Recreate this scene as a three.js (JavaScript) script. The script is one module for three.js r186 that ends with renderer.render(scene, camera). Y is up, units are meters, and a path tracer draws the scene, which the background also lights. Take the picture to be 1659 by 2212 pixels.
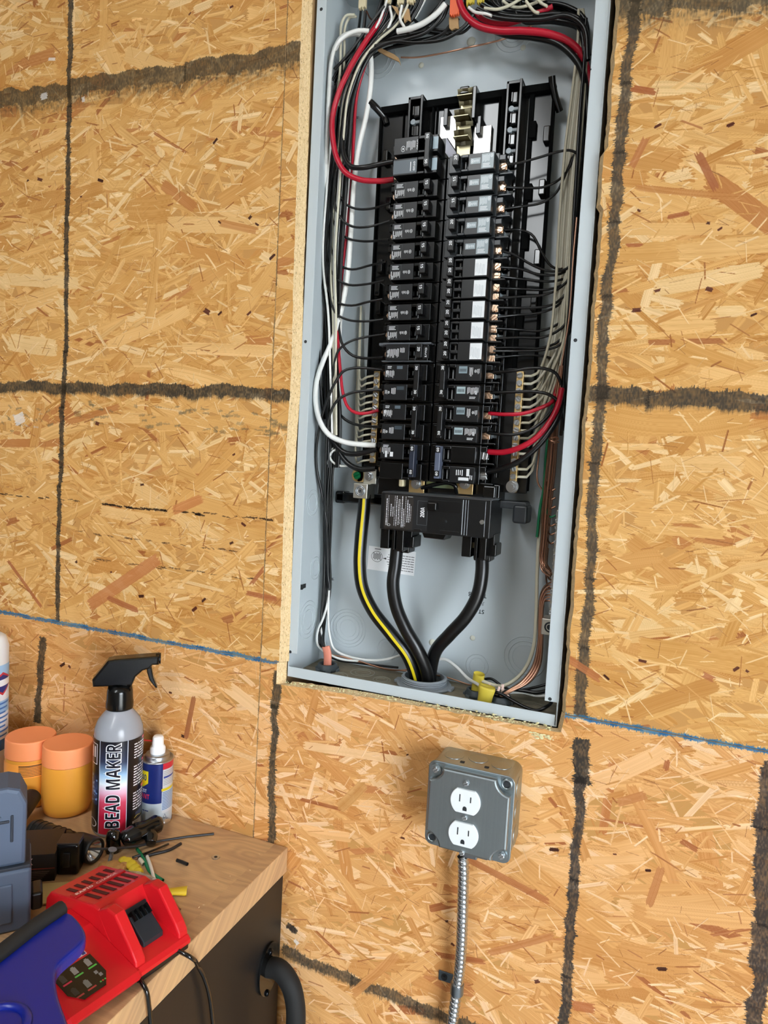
import * as THREE from 'three';
import { mergeGeometries, mergeVertices, toCreasedNormals } from 'three/addons/utils/BufferGeometryUtils.js';
import { RoundedBoxGeometry } from 'three/addons/geometries/RoundedBoxGeometry.js';
import { RectAreaLightUniformsLib } from 'three/addons/lights/RectAreaLightUniformsLib.js';
RectAreaLightUniformsLib.init();

// ---------------------------------------------------------------- camera, light, exposure
// z = 0 is the face of the OSB wall, x runs right along it, y = 0 lies near the lower rim of the breaker panel.
const IMW = 1659, IMH = 2212, FOCAL = 1520;
const CAM = new THREE.Vector3(0.4618, 0.3172, 0.8151);
const scene = new THREE.Scene();
const camera = new THREE.PerspectiveCamera(2 * Math.atan(IMH / 2 / FOCAL) * 180 / Math.PI, IMW / IMH, 0.02, 60);
camera.position.copy(CAM);
camera.rotation.order = 'YXZ';
camera.rotation.set(-4.3603 * Math.PI / 180, 21.9085 * Math.PI / 180, 3.0901 * Math.PI / 180);
camera.updateMatrixWorld(true);
const renderer = new THREE.WebGLRenderer({ antialias: true });
renderer.toneMapping = THREE.LinearToneMapping;
renderer.toneMappingExposure = 1.05;
renderer.shadowMap.enabled = true;
scene.background = new THREE.Color(0.84, 0.92, 1.0);   // overcast daylight beyond the open garage door
scene.backgroundIntensity = 20.0;
const FLOOR = -1.17, CEIL = 1.5, RX = 2.5, LX = -2.8, FZ = 4.4;
// two wide LED shop lights in line under the ceiling, running away from the panel wall: x, z, length
const LEDS = [[-0.2, 1.55, 1.2], [-0.2, 2.85, 1.2]];
const LED_POWER = 13, LEDC = new THREE.Color(0.94, 0.98, 1);

// ---------------------------------------------------------------- helpers
let seedState = 7;
const reseed = (s) => { seedState = s >>> 0; };
const rnd = () => { seedState = (seedState + 0x6D2B79F5) >>> 0; let t = seedState; t = Math.imul(t ^ (t >>> 15), t | 1); t ^= t + Math.imul(t ^ (t >>> 7), t | 61); return ((t ^ (t >>> 14)) >>> 0) / 4294967296; };
const rr = (a, b) => a + (b - a) * rnd();
const gauss = () => (rnd() + rnd() + rnd() + rnd() - 2) * 1.0;
const V = (x, y, z) => new THREE.Vector3(x, y, z);
function rayOf(u, v) { return V((u - IMW / 2) / FOCAL, -(v - IMH / 2) / FOCAL, -1).applyQuaternion(camera.quaternion); }
function P(u, v, z) { const d = rayOf(u, v), t = (z - CAM.z) / d.z; return CAM.clone().addScaledVector(d, t); }      // pixel on the plane z
function PY(u, v, y) { const d = rayOf(u, v), t = (y - CAM.y) / d.y; return CAM.clone().addScaledVector(d, t); }     // pixel on a level plane
const used = {};
function numbered(n) { if (!(n in used)) { used[n] = 0; return n; } used[n]++; return n + '_' + String(used[n]).padStart(3, '0'); }
function tag(o, label, category, group, kind) { if (label) o.userData.label = label; if (category) o.userData.category = category; if (group) o.userData.group = group; if (kind) o.userData.kind = kind; return o; }
function lit(o) { o.castShadow = true; o.receiveShadow = true; return o; }
function thing(name, label, category, pos, group, kind) { const g = new THREE.Group(); g.name = numbered(name); if (pos) g.position.copy(pos); tag(g, label, category, group, kind); scene.add(g); return g; }
function solo(name, geo, mat, label, category, group, kind) { const m = lit(new THREE.Mesh(geo, mat)); m.name = numbered(name); tag(m, label, category, group, kind); scene.add(m); return m; }
function part(parent, name, geo, mat, label) { const m = lit(new THREE.Mesh(geo, mat)); m.name = name; if (label) m.userData.label = label; parent.add(m); return m; }
function copy(o, pos, label, group) { const c = o.clone(); c.name = numbered(o.name.replace(/_\d{3}$/, '')); c.userData = { ...o.userData }; if (label) c.userData.label = label; if (group) c.userData.group = group; if (pos) c.position.copy(pos); scene.add(c); return c; }
function std(color, roughness = 0.6, metalness = 0, extra = {}) { return new THREE.MeshPhysicalMaterial({ color, roughness, metalness, ...extra }); }
function box(x0, x1, y0, y1, z0, z1) { const g = new THREE.BoxGeometry(x1 - x0, y1 - y0, z1 - z0); g.translate((x0 + x1) / 2, (y0 + y1) / 2, (z0 + z1) / 2); return g; }
function rbox(x0, x1, y0, y1, z0, z1, r = 0.001, seg = 2) { const g = new RoundedBoxGeometry(x1 - x0, y1 - y0, z1 - z0, seg, Math.min(r, (x1 - x0) / 2.01, (y1 - y0) / 2.01, (z1 - z0) / 2.01)); g.translate((x0 + x1) / 2, (y0 + y1) / 2, (z0 + z1) / 2); return g; }
function cyl(r0, r1, h, seg = 20) { return new THREE.CylinderGeometry(r0, r1, h, seg); }
function cylZ(x, y, z0, z1, r, seg = 18) { const g = new THREE.CylinderGeometry(r, r, z1 - z0, seg); g.rotateX(Math.PI / 2); g.translate(x, y, (z0 + z1) / 2); return g; }
function cylX(x0, x1, y, z, r, seg = 18) { const g = new THREE.CylinderGeometry(r, r, x1 - x0, seg); g.rotateZ(Math.PI / 2); g.translate((x0 + x1) / 2, y, z); return g; }
function cylY(x, y0, y1, z, r, seg = 20, rTop = r) { const g = new THREE.CylinderGeometry(rTop, r, y1 - y0, seg); g.translate(x, (y0 + y1) / 2, z); return g; }
function ring(x, y, z, R, r, seg = 36) { const g = new THREE.TorusGeometry(R, r, 6, seg); g.translate(x, y, z); return g; }
function merge(list) { return mergeGeometries(list.map((g) => { const n = g.index ? g.toNonIndexed() : g.clone(); for (const k of Object.keys(n.attributes)) if (!['position', 'normal', 'uv'].includes(k)) n.deleteAttribute(k); return n; })); }
function lathe(pts, seg = 40) { return new THREE.LatheGeometry(pts.map(([r, y]) => new THREE.Vector2(r, y)), seg); }
function tube(pts, r, seg, rad = 8, closed = false) { const c = new THREE.CatmullRomCurve3(pts, closed, 'centripetal'); return new THREE.TubeGeometry(c, seg ?? Math.max(8, pts.length * 7), r, rad, closed); }
function extrudeXY(pts, z0, z1, bevel = 0) {          // outline in x, y, swept from z0 to z1
  const s = new THREE.Shape(pts.map(([x, y]) => new THREE.Vector2(x, y)));
  const g = new THREE.ExtrudeGeometry(s, { depth: z1 - z0 - 2 * bevel, bevelEnabled: bevel > 0, bevelSize: bevel, bevelThickness: bevel, bevelOffset: -bevel, bevelSegments: 2, steps: 1, curveSegments: 10 });
  g.translate(0, 0, z0 + bevel); return g;
}
function decal(w, h, uv, eps = 0) {                   // a printed patch, facing +z, centred
  const g = new THREE.PlaneGeometry(w, h); const a = g.attributes.uv; const [u0, v0, u1, v1] = uv ?? [0, 0, 1, 1];
  for (let i = 0; i < 4; i++) a.setXY(i, u0 + (u1 - u0) * a.getX(i), v0 + (v1 - v0) * a.getY(i));
  if (eps) g.translate(0, 0, eps); return g;
}
function canvasTex(w, h, draw) { const c = document.createElement('canvas'); c.width = w; c.height = h; const k = c.getContext('2d'); draw(k, w, h); const t = new THREE.CanvasTexture(c); t.colorSpace = THREE.SRGBColorSpace; t.magFilter = THREE.LinearFilter; t.anisotropy = 4; return t; }
function dataTex(data, w, h, srgb) { const t = new THREE.DataTexture(data, w, h, THREE.RGBAFormat); t.magFilter = THREE.LinearFilter; t.minFilter = THREE.LinearMipmapLinearFilter; t.generateMipmaps = true; if (srgb) t.colorSpace = THREE.SRGBColorSpace; t.needsUpdate = true; return t; }

// ---------------------------------------------------------------- OSB: strands laid down one by one into a colour and a height map
const NZ = new Float32Array(4096); reseed(99); for (let i = 0; i < 4096; i++) NZ[i] = rnd();
const n1 = (x) => { const i = Math.floor(x), f = x - i, s = f * f * (3 - 2 * f); return NZ[i & 4095] * (1 - s) + NZ[(i + 1) & 4095] * s; };
const n2 = (x, y) => { const i = Math.floor(x), j = Math.floor(y), f = x - i, g = y - j, s = f * f * (3 - 2 * f), t = g * g * (3 - 2 * g); const h = (a, b) => NZ[(a * 73 + b * 1571 + ((a * b) & 255)) & 4095]; return (h(i, j) * (1 - s) + h(i + 1, j) * s) * (1 - t) + (h(i, j + 1) * (1 - s) + h(i + 1, j + 1) * s) * t; };
const WOODS = [[208, 160, 96], [213, 166, 103], [203, 153, 88], [217, 172, 111], [198, 147, 84], [220, 178, 120], [210, 162, 98], [205, 157, 94], [194, 142, 80]].map(([r, g, b]) => [r, g * 0.985, b * 0.955]);
class Osb {
  constructor(x0, y0, w, h, ppm, seed, tint = [1, 1, 1]) {
    Object.assign(this, { x0, y0, w, h, ppm }); const W = this.W = Math.min(2048, Math.round(w * ppm)), H = this.H = Math.min(2048, Math.round(h * ppm));
    this.c = new Uint8Array(W * H * 4).fill(255); this.z = new Uint8Array(W * H * 4).fill(255); reseed(seed);
    for (let i = 0; i < W * H; i++) { this.c[i * 4] = 190; this.c[i * 4 + 1] = 140; this.c[i * 4 + 2] = 80; this.z[i * 4] = this.z[i * 4 + 1] = this.z[i * 4 + 2] = 60; }
    const area = w * h * 1e6;
    this.tint = tint;
    this.layer(area / (85 * 17) * 2.6, 50, 145, 8, 30, 0.55, 60, 0);
    this.layer(area / (50 * 6) * 0.95, 22, 85, 2.5, 11, 0.75, 90, 1);
    this.layer(area / (110 * 20) * 0.42, 70, 165, 10, 32, 0.6, 100, 0);
    this.layer(area / (20 * 1.6) * 0.12, 8, 38, 0.7, 2.6, 1.1, 120, 2);
    this.layer(area / (10 * 0.6) * 0.012, 4, 20, 0.35, 0.9, 1.0, 60, 3);
  }
  layer(n, l0, l1, w0, w1, sd, hz, kind) {
    for (let k = 0; k < n; k++) {
      let a = gauss() * sd; if (rnd() < 0.22) a = rr(0, Math.PI);
      let L = rr(l0, l1), wd = rr(w0, w1) * (0.6 + 0.8 * rnd() * rnd());
      let c = WOODS[(rnd() * WOODS.length) | 0].slice(); const q = rnd(), j = rr(-5, 5); c = c.map((v) => v + j);
      if (kind === 0) { if (q < 0.035) c = [182, 122, 68]; else if (q > 0.93) c = [224, 186, 130]; else if (q > 0.86) c = [196, 140, 76]; }
      if (kind === 1) { if (q < 0.03) c = [164, 104, 58]; else if (q > 0.84) c = [226, 190, 138]; }
      if (kind === 2) { if (q < 0.14) c = [160, 104, 58]; else if (q > 0.45) c = [228, 193, 142]; }
      if (kind === 3) c = q < 0.8 ? [134, 86, 48] : [238, 210, 166];
      c = c.map((v, i) => v * this.tint[i]);
      this.strand(rr(-20, this.w * 1000 + 20), rr(-20, this.h * 1000 + 20), L, wd, a, c, hz + rr(0, 90), rr(0.4, 1), kind);
    }
  }
  strand(cx, cy, L, wd, a, col, hgt, grain, kind = 0, alpha = 1) {      // millimetres from the lower left corner
    const s = this.ppm / 1000, W = this.W, H = this.H, ca = Math.cos(a), sa = Math.sin(a), hl = L / 2, hw = wd / 2;
    const ey = (Math.abs(sa) * hl + Math.abs(ca) * hw) , y0 = Math.max(0, Math.floor((cy - ey) * s)), y1 = Math.min(H - 1, Math.ceil((cy + ey) * s));
    const ph = rnd() * 4000, bend = rr(-0.0022, 0.0022), ringy = kind < 2 && rnd() < 0.3, gs = ringy ? rr(0.35, 0.8) : rr(1.2, 2.6), ga = (ringy ? 24 : 11) * grain, rag = Math.min(hl * 0.4, 6), wave = rr(0.02, 0.1), edge = rnd() < 0.5 ? -1 : 1, dark = kind < 3 ? rr(0, 1) : 0;
    for (let y = y0; y <= y1; y++) {
      const Y = (y + 0.5) / s - cy;
      // t = X*ca + Y*sa in [-hl,hl]; q = -X*sa + Y*ca in [-hw,hw]
      let xa = -1e9, xb = 1e9;
      const lim = (m, b, h) => { if (Math.abs(m) < 1e-6) { if (Math.abs(b) > h) { xa = 1; xb = 0; } return; } let p = (-h - b) / m, q = (h - b) / m; if (p > q) [p, q] = [q, p]; if (p > xa) xa = p; if (q < xb) xb = q; };
      lim(ca, Y * sa, hl); lim(-sa, Y * ca, hw);
      const X0 = Math.max(0, Math.floor((xa + cx) * s)), X1 = Math.min(W - 1, Math.ceil((xb + cx) * s));
      for (let x = X0; x <= X1; x++) {
        const X = (x + 0.5) / s - cx, t = X * ca + Y * sa, q = -X * sa + Y * ca;
        const aq = Math.abs(q), at = Math.abs(t);
        if (aq > hw || at > hl) continue;
        let A = alpha; const tap = kind < 3 ? 1 - 0.35 * Math.max(0, at / hl - 0.7) : 1, de = (kind < 3 ? hw * tap * (1 - wave * n1(t * 0.25 + ph)) : hw) - aq; if (de < 0) continue; if (kind < 3 && at > hl - rag * n1(q * 0.9 + ph)) continue; A *= Math.min(1, de * s + 0.35);
        const bq = q + bend * t * t, g = (n1(bq * gs + ph) - 0.5) * ga + (n1(bq * 4 + t * 0.02 + ph) - 0.5) * (kind === 1 ? 26 : 15) + (n1(t * 0.05 + ph) - 0.5) * 7;
        let e = 0; if (dark > 0.45 && q * edge > hw - 0.45) e = -40 * dark;
        const i = (y * W + x) * 4, b = 1 - A;
        this.c[i] = this.c[i] * b + (Math.max(0, Math.min(255, col[0] + g + e))) * A; this.c[i + 1] = this.c[i + 1] * b + (Math.max(0, Math.min(255, col[1] + g * 1.15 + e * 1.1))) * A; this.c[i + 2] = this.c[i + 2] * b + (Math.max(0, Math.min(255, col[2] + g * 1.2 + e))) * A;
        const hh = Math.max(0, Math.min(255, hgt + g * 1.2 + e)); this.z[i] = this.z[i + 1] = this.z[i + 2] = hh;
      }
    }
  }
  // a ragged stroke of ink or paint between two points of the wall, width in metres
  stroke(xa, ya, xb, yb, width, col, op = 0.85, spike = 1, soft = 0) {
    const s = this.ppm / 1000, W = this.W, H = this.H; xa = (xa - this.x0) * 1000; xb = (xb - this.x0) * 1000; ya = (ya - this.y0) * 1000; yb = (yb - this.y0) * 1000;
    const L = Math.hypot(xb - xa, yb - ya), ca = (xb - xa) / L, sa = (yb - ya) / L, hw = width * 500, pad = hw * 2 + 6 + soft * 1000, ph = rnd() * 900;
    const x0 = Math.max(0, Math.floor((Math.min(xa, xb) - pad) * s)), x1 = Math.min(W - 1, Math.ceil((Math.max(xa, xb) + pad) * s)), y0 = Math.max(0, Math.floor((Math.min(ya, yb) - pad) * s)), y1 = Math.min(H - 1, Math.ceil((Math.max(ya, yb) + pad) * s));
    for (let y = y0; y <= y1; y++) for (let x = x0; x <= x1; x++) {
      const X = (x + 0.5) / s - xa, Y = (y + 0.5) / s - ya, t = X * ca + Y * sa; let q = -X * sa + Y * ca;
      if (t < -3 || t > L + 3 || Math.abs(q) > pad) continue;
      q += (n1(t * 0.03 + ph) - 0.5) * hw * 0.7;
      const sd = q > 0 ? 0 : 700, fray = n1(t * 1.7 + ph + sd), fray2 = n1(t * 0.5 + ph + sd + 300);
      let h = hw * (0.62 + 0.55 * n1(t * 0.09 + ph + sd)) + spike * (fray * fray * fray * 3.2 + fray2 * fray2 * 1.3 - 0.6);
      const endt = Math.min(t + 3 * n1(q * 2 + ph), L - t + 3 * n1(q * 2 + ph + 50)); if (endt < 0) continue;
      const d = h - Math.abs(q); let a = d > 0.3 ? 1 : d > -0.2 ? (d + 0.2) * 2 : 0;
      if (soft && q < 0 && d < 0) { const f = 1 + d / (soft * 1000); if (f > 0) a = Math.max(a, f * f * 0.9 * (0.25 + 1.0 * n2(X * 0.9 + ph, Y * 0.22 + X * 0.1) * n2(X * 0.25, Y * 0.4 + ph) * 2)); }
      if (a <= 0) continue; a = Math.min(1, a);
      a *= op * (0.72 + 0.45 * n2(X * 0.8 + ph, Y * 0.35) ) * (0.85 + 0.3 * n2(X * 0.12, Y * 0.12 + ph)); if (a > 0.96) a = 0.96;
      const i = (y * W + x) * 4, lum = (this.c[i] - 200) * 0.16;
      for (let k = 0; k < 3; k++) this.c[i + k] = Math.max(0, Math.min(255, this.c[i + k] * (1 - a) + (col[k] + lum) * a));
    }
  }
  speck(x, y, r, col) { this.strand((x - this.x0) * 1000, (y - this.y0) * 1000, r * 2000 * rr(1, 2.4), r * 1500, rr(-0.8, 0.8), col, 120, 0.6, 1); }
  material(rough = 0.62) {
    const map = dataTex(this.c, this.W, this.H, true), bump = dataTex(this.z, this.W, this.H, false);
    return std(0xffffff, rough, 0, { map, bumpMap: bump, bumpScale: 0.00045, specularIntensity: 0.35 });
  }
}

// ---------------------------------------------------------------- the room: a garage, its door on the right standing open
const plasterMat = std(0x6e6253, 0.9), ceilMat = std(0xc9c6bf, 0.95), concreteMat = std(0x9b9a98, 0.8), outsideMat = std(0xa8a49a, 0.95);
const room = (name, geo, mat, label) => solo(name, geo, mat, label, name.replace(/_.*/, ''), null, 'structure');
room('floor', box(LX - 0.1, RX + 0.1, FLOOR - 0.1, FLOOR, -0.3, FZ + 0.1), concreteMat, 'grey concrete garage floor below the wall');
room('ceiling', box(LX - 0.1, RX + 0.1, CEIL, CEIL + 0.1, -0.3, FZ + 0.1), ceilMat, 'pale painted garage ceiling above the panel wall');
room('wall_left', box(LX - 0.12, LX, FLOOR, CEIL, -0.3, FZ), plasterMat, 'plain brown boarded wall at the left end of the garage');
room('wall_front', box(LX, RX, FLOOR, CEIL, FZ, FZ + 0.12), plasterMat, 'plain brown boarded wall facing the panel wall');
const D0 = 1.35, D1 = 3.2, DT = 1.0;
room('wall_right', merge([box(RX, RX + 0.12, FLOOR, CEIL, -0.3, D0), box(RX, RX + 0.12, FLOOR, CEIL, D1, FZ + 0.12), box(RX, RX + 0.12, DT, CEIL, D0, D1)]), plasterMat, 'brown boarded end wall with the open garage doorway');
room('ground_outside', box(RX + 0.12, RX + 14, FLOOR - 0.12, FLOOR - 0.02, -8, 12), outsideMat, 'pale concrete drive outside the open garage door');

const ledMat = std(0xffffff, 0.5, 0, { emissive: LEDC.clone(), emissiveIntensity: 3 });
const fitMat = std(0xe8e8e6, 0.5);
LEDS.forEach(([x, z, len], i) => {
  const g = thing('ceiling_light', i ? 'wide white panel light under the ceiling further from the panel wall' : 'wide white panel light under the ceiling close to the panel wall', 'light', V(x, CEIL, z));
  part(g, 'housing', rbox(-0.135, 0.135, -0.04, 0, -len / 2, len / 2, 0.006), fitMat);
  part(g, 'diffuser', rbox(-0.125, 0.125, -0.062, -0.038, -len / 2 + 0.02, len / 2 - 0.02, 0.008), ledMat);
  const l = new THREE.RectAreaLight(LEDC.clone(), LED_POWER, 0.25, len - 0.04); l.position.set(0, -0.066, 0); l.rotation.x = -Math.PI / 2; g.add(l); l.name = 'strip_light';
});

// ---------------------------------------------------------------- the OSB wall: sheets with a sawn opening for the panel
const SX = -0.0355, SY = 0.0348, TH = 0.0115;            // seams: upright and level
const TX0 = -0.66, TX1 = 0.70, TY0 = -0.74, TY1 = 1.02, PPM = 2000;
const BLACK = [58, 50, 40], GREY = [96, 86, 72], BLUE = [54, 106, 150];
const pW = (u, v) => { const q = P(u, v, 0); return [q.x, q.y]; };
function markLine(o, pts, w, col, op, spike, soft) { for (let i = 0; i < pts.length - 1; i++) o.stroke(...pW(...pts[i]), ...pW(...pts[i + 1]), w, col, op, spike, soft); }
function marks(o) {
  // printed stud and nailing stripes
  markLine(o, [[155, -240], [152, -60], [150, 230], [147, 300], [144, 560], [142, 760], [134, 880], [133, 1010], [127, 1050], [124, 1340]], 0.0088, BLACK, 0.92, 0.9);
  markLine(o, [[1396, -300], [1380, -60], [1372, 0], [1352, 180], [1340, 330], [1328, 480], [1312, 640], [1296, 860], [1284, 1000], [1272, 1250], [1262, 1400], [1254, 1548]], 0.0118, [74, 64, 52], 0.88, 1.2);
  markLine(o, [[-220, 828], [-30, 832], [140, 838], [400, 845], [626, 852]], 0.0165, [62, 54, 43], 0.88, 1.0, 0.006);
  markLine(o, [[1255, 853], [1400, 858], [1700, 872], [2000, 882]], 0.0185, [66, 58, 48], 0.85, 1.2, 0.006);
  markLine(o, [[-220, 252], [-40, 222], [150, 190], [400, 152], [655, 112]], 0.025, [80, 66, 46], 0.84, 0.8, 0.03);
  markLine(o, [[1318, 12], [1450, -4], [1700, -30], [2000, -66]], 0.028, [80, 70, 54], 0.84, 0.8, 0.028);
  markLine(o, [[92, 1378], [82, 1560]], 0.0135, [62, 52, 40], 0.9, 1.4);
  markLine(o, [[602, 1452], [594, 1530]], 0.0125, [66, 58, 46], 0.88, 1.2); markLine(o, [[594, 1525], [584, 1830]], 0.0105, [66, 58, 46], 0.88, 1.2);
  markLine(o, [[1256, 1598], [1256, 1690]], 0.019, [50, 46, 42], 0.92, 1.4); markLine(o, [[1256, 1680], [1240, 1900], [1225, 2110], [1216, 2260], [1196, 2640]], 0.012, [56, 50, 46], 0.9, 1.0);
  markLine(o, [[1670, 1650], [1648, 1790], [1652, 2000], [1630, 2260], [1604, 2640]], 0.019, [58, 50, 46], 0.9, 1.2);
  markLine(o, [[612, 2050], [760, 2118], [900, 2175], [1080, 2240], [1300, 2330], [1700, 2500]], 0.015, [64, 56, 46], 0.8, 1.4, 0.006);
  markLine(o, [[622, 1998], [640, 2012]], 0.008, [50, 42, 36], 0.9, 0.8);
  // grey scuffs, dashed crack lines
  for (let k = 0; k < 60; k++) { const u = rr(150, 640), v = 905 + rr(-1, 1) * 26 + (u - 380) * 0.06; const [x, y] = pW(u, v); o.stroke(x, y, x + rr(0.003, 0.012), y + rr(-0.002, 0.002), rr(0.001, 0.0045), [104, 92, 70], rr(0.3, 0.6), 0.6); }
  for (let k = 0; k < 22; k++) { const u = rr(-10, 110), v = 905 + rr(-1, 1) * 28; const [x, y] = pW(u, v); o.stroke(x, y, x + rr(0.002, 0.01), y + rr(-0.004, 0.004), rr(0.001, 0.004), rnd() < 0.4 ? [190, 186, 190] : [110, 96, 74], rr(0.3, 0.6), 0.6); }
  const dashes = (ua, va, ub, vb, n, w, col) => { for (let k = 0; k < n; k++) { const f = rnd(), u = ua + (ub - ua) * f, v = va + (vb - va) * f + rr(-2, 2); const [x, y] = pW(u, v); o.stroke(x, y, x + rr(0.003, 0.013), y - 0.0003 + rr(-0.001, 0.001), w * rr(0.5, 1.2), col, 0.9, 0.35); } };
  dashes(0, 1067, 200, 1085, 14, 0.0012, [48, 34, 24]); dashes(220, 1090, 430, 1110, 40, 0.0018, [42, 30, 22]); dashes(430, 1108, 600, 1125, 12, 0.0012, [60, 40, 26]);
  dashes(170, 1150, 520, 1192, 22, 0.0009, [80, 54, 34]); dashes(200, 1208, 550, 1250, 22, 0.0009, [70, 48, 30]);
  // knots, bark flecks and red strands seen in the photograph
  for (const [u, v, r] of [[217, 390, 0.0028], [175, 425, 0.002], [540, 470, 0.0026], [555, 485, 0.0018], [475, 480, 0.002], [588, 555, 0.0026], [447, 673, 0.0045], [475, 677, 0.002], [538, 677, 0.0022], [465, 305, 0.0024], [86, 388, 0.003], [60, 390, 0.002], [210, 915, 0.0036], [505, 982, 0.0018], [526, 1133, 0.0024], [500, 1173, 0.0022], [307, 1047, 0.0022], [165, 1214, 0.0026], [240, 1236, 0.002], [420, 1316, 0.0032], [305, 1288, 0.003], [440, 1296, 0.0024], [500, 15, 0.002], [410, 30, 0.0016], [1578, 270, 0.0026], [1421, 272, 0.002], [1375, 670, 0.003], [1530, 482, 0.002], [1555, 495, 0.0016], [1420, 628, 0.002], [1532, 625, 0.003], [1628, 680, 0.0016], [1380, 455, 0.0016], [1260, 905, 0.004], [1590, 1445, 0.0022], [1614, 1450, 0.0018], [1400, 1880, 0.0022], [1328, 1845, 0.0012], [1197, 1835, 0.003], [1430, 2093, 0.003], [1388, 1428, 0.0022], [1310, 1463, 0.0018], [880, 1630, 0.0012], [965, 1990, 0.002], [978, 2040, 0.002], [1160, 2120, 0.003], [870, 1810, 0.002], [395, 1590, 0.003], [135, 1436, 0.003], [150, 1440, 0.0025], [368, 1496, 0.002]]) { const [x, y] = pW(u, v); o.speck(x, y, r, rnd() < 0.5 ? [70, 38, 26] : [92, 50, 34]); }
  const red = (u0, v0, u1, v1, w, col = [164, 98, 60], al = 0.85) => { const [x, y] = pW(u0, v0), [X, Y] = pW(u1, v1); o.strand(((x + X) / 2 - o.x0) * 1000, ((y + Y) / 2 - o.y0) * 1000, Math.hypot(X - x, Y - y) * 1000, w, Math.atan2(Y - y, X - x), col, 150, 0.9, 0, al); };
  red(15, 1208, 92, 1315, 6); red(190, 1310, 345, 1205, 20, [186, 120, 72]); red(230, 1290, 300, 1320, 9); red(370, 1105, 440, 1075, 14, [190, 122, 70]); red(540, 1265, 572, 1225, 6); red(530, 1280, 600, 1295, 7);
  red(1505, 325, 1550, 415, 8, [156, 92, 56]); red(1360, 370, 1400, 290, 8, [176, 112, 66]); red(1370, 405, 1605, 428, 7, [190, 132, 76]); red(1440, 470, 1490, 460, 5); red(1350, 530, 1390, 530, 4); red(1400, 1960, 1430, 1870, 9, [184, 122, 74]); red(1215, 1415, 1300, 1470, 9, [170, 104, 62]); red(1515, 1455, 1545, 1470, 7); red(1330, 1735, 1400, 1715, 10, [186, 124, 74]); red(730, 1750, 790, 1690, 16, [196, 144, 86]); red(1230, 2170, 1290, 2180, 12, [172, 102, 60]); red(1437, 1665, 1443, 1640, 6); red(1000, 1850, 1190, 1950, 9, [172, 106, 62]); red(1050, 2060, 1200, 2020, 9, [180, 118, 70]); red(1360, 190, 1420, 200, 7, [160, 92, 54]); red(760, 2150, 860, 2060, 12, [200, 140, 84]); red(400, 1600, 420, 1500, 8, [150, 90, 54]); red(470, 480, 560, 500, 10, [184, 126, 70]);
  // paint smears and pale gouges
  for (const [u, v, L, w, a] of [[112, 128, 18, 5, -0.15], [180, 215, 8, 8, 0.2], [95, 208, 16, 10, 0.1], [42, 905, 26, 18, 0.4], [640, 2035, 9, 6, -0.6]]) { const [x, y] = pW(u, v); o.strand((x - o.x0) * 1000, (y - o.y0) * 1000, L, w, a, [226, 222, 222], 150, 0.5, 2, 0.7); }
  // blue edge paint along the level seam
  const edge = (u0, v0, u1, v1) => { for (let k = 0; k < 14; k++) { const f = k / 14, g = (k + 1.2) / 14; const [x, y] = pW(u0 + (u1 - u0) * f, v0 + (v1 - v0) * f), [X, Y] = pW(u0 + (u1 - u0) * g, v0 + (v1 - v0) * g); o.stroke(x, SY, X, SY, rr(0.004, 0.0062), k % 3 ? BLUE : [70, 116, 148], 0.92, 0.9); } };
  for (let k = 0; k < 40; k++) { const y = TY0 + (TY1 - TY0) * k / 40; o.stroke(SX, y, SX, y + 0.046, rr(0.0006, 0.0016), [46, 32, 22], 0.9, 0.25); }
  edge(-260, 1284, 612, 1430); edge(1214, 1545, 1960, 1688);
}
const wall = thing('wall_back', 'oriented strand board garage wall with printed stud stripes and panel opening', 'wall', null, null, 'structure');
const edgeMat = (() => {                                  // the sawn edge: fibre bundles end on
  const W = 512, H = 128, d = new Uint8Array(W * H * 4), z = new Uint8Array(W * H * 4); reseed(31);
  for (let y = 0; y < H; y++) for (let x = 0; x < W; x++) { const i = (y * W + x) * 4, g = n2(x * 0.13, y * 0.34) * 0.5 + n2(x * 0.5 + 50, y * 0.8) * 0.5, k = g < 0.2 ? 0.62 : 1; d[i] = (206 + 34 * g) * k; d[i + 1] = (170 + 46 * g) * k; d[i + 2] = (118 + 56 * g) * k; d[i + 3] = 255; z[i] = z[i + 1] = z[i + 2] = 255 * g; z[i + 3] = 255; }
  const map = dataTex(d, W, H, true), b = dataTex(z, W, H, false); for (const t of [map, b]) { t.wrapS = t.wrapT = THREE.RepeatWrapping;  }
  return std(0xffffff, 0.9, 0, { map, bumpMap: b, bumpScale: 0.0012 });
})();
function sheet(pts, osb, deform, label) {
  const s = new THREE.Shape(pts.map(([x, y]) => new THREE.Vector2(x, y)));
  const g = new THREE.ExtrudeGeometry(s, { depth: TH, bevelEnabled: false, steps: 1 }); g.translate(0, 0, -TH);
  const p = g.attributes.position, uv = g.attributes.uv, faceCount = g.groups[0].count;
  for (let i = 0; i < p.count; i++) {
    let x = p.getX(i), y = p.getY(i); const z = p.getZ(i);
    if (i < faceCount) uv.setXY(i, (x - osb.x0) / osb.w, (y - osb.y0) / osb.h); else uv.setXY(i, (x + y) * 6, z * 24);
    if (deform && z < -0.01) { [x, y] = deform(x, y); p.setXY(i, x, y); }
  }
  if (deform) g.computeVertexNormals();
  const m = part(wall, 'osb_sheet', g, [osb.mat, edgeMat], label); return m;
}
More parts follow.
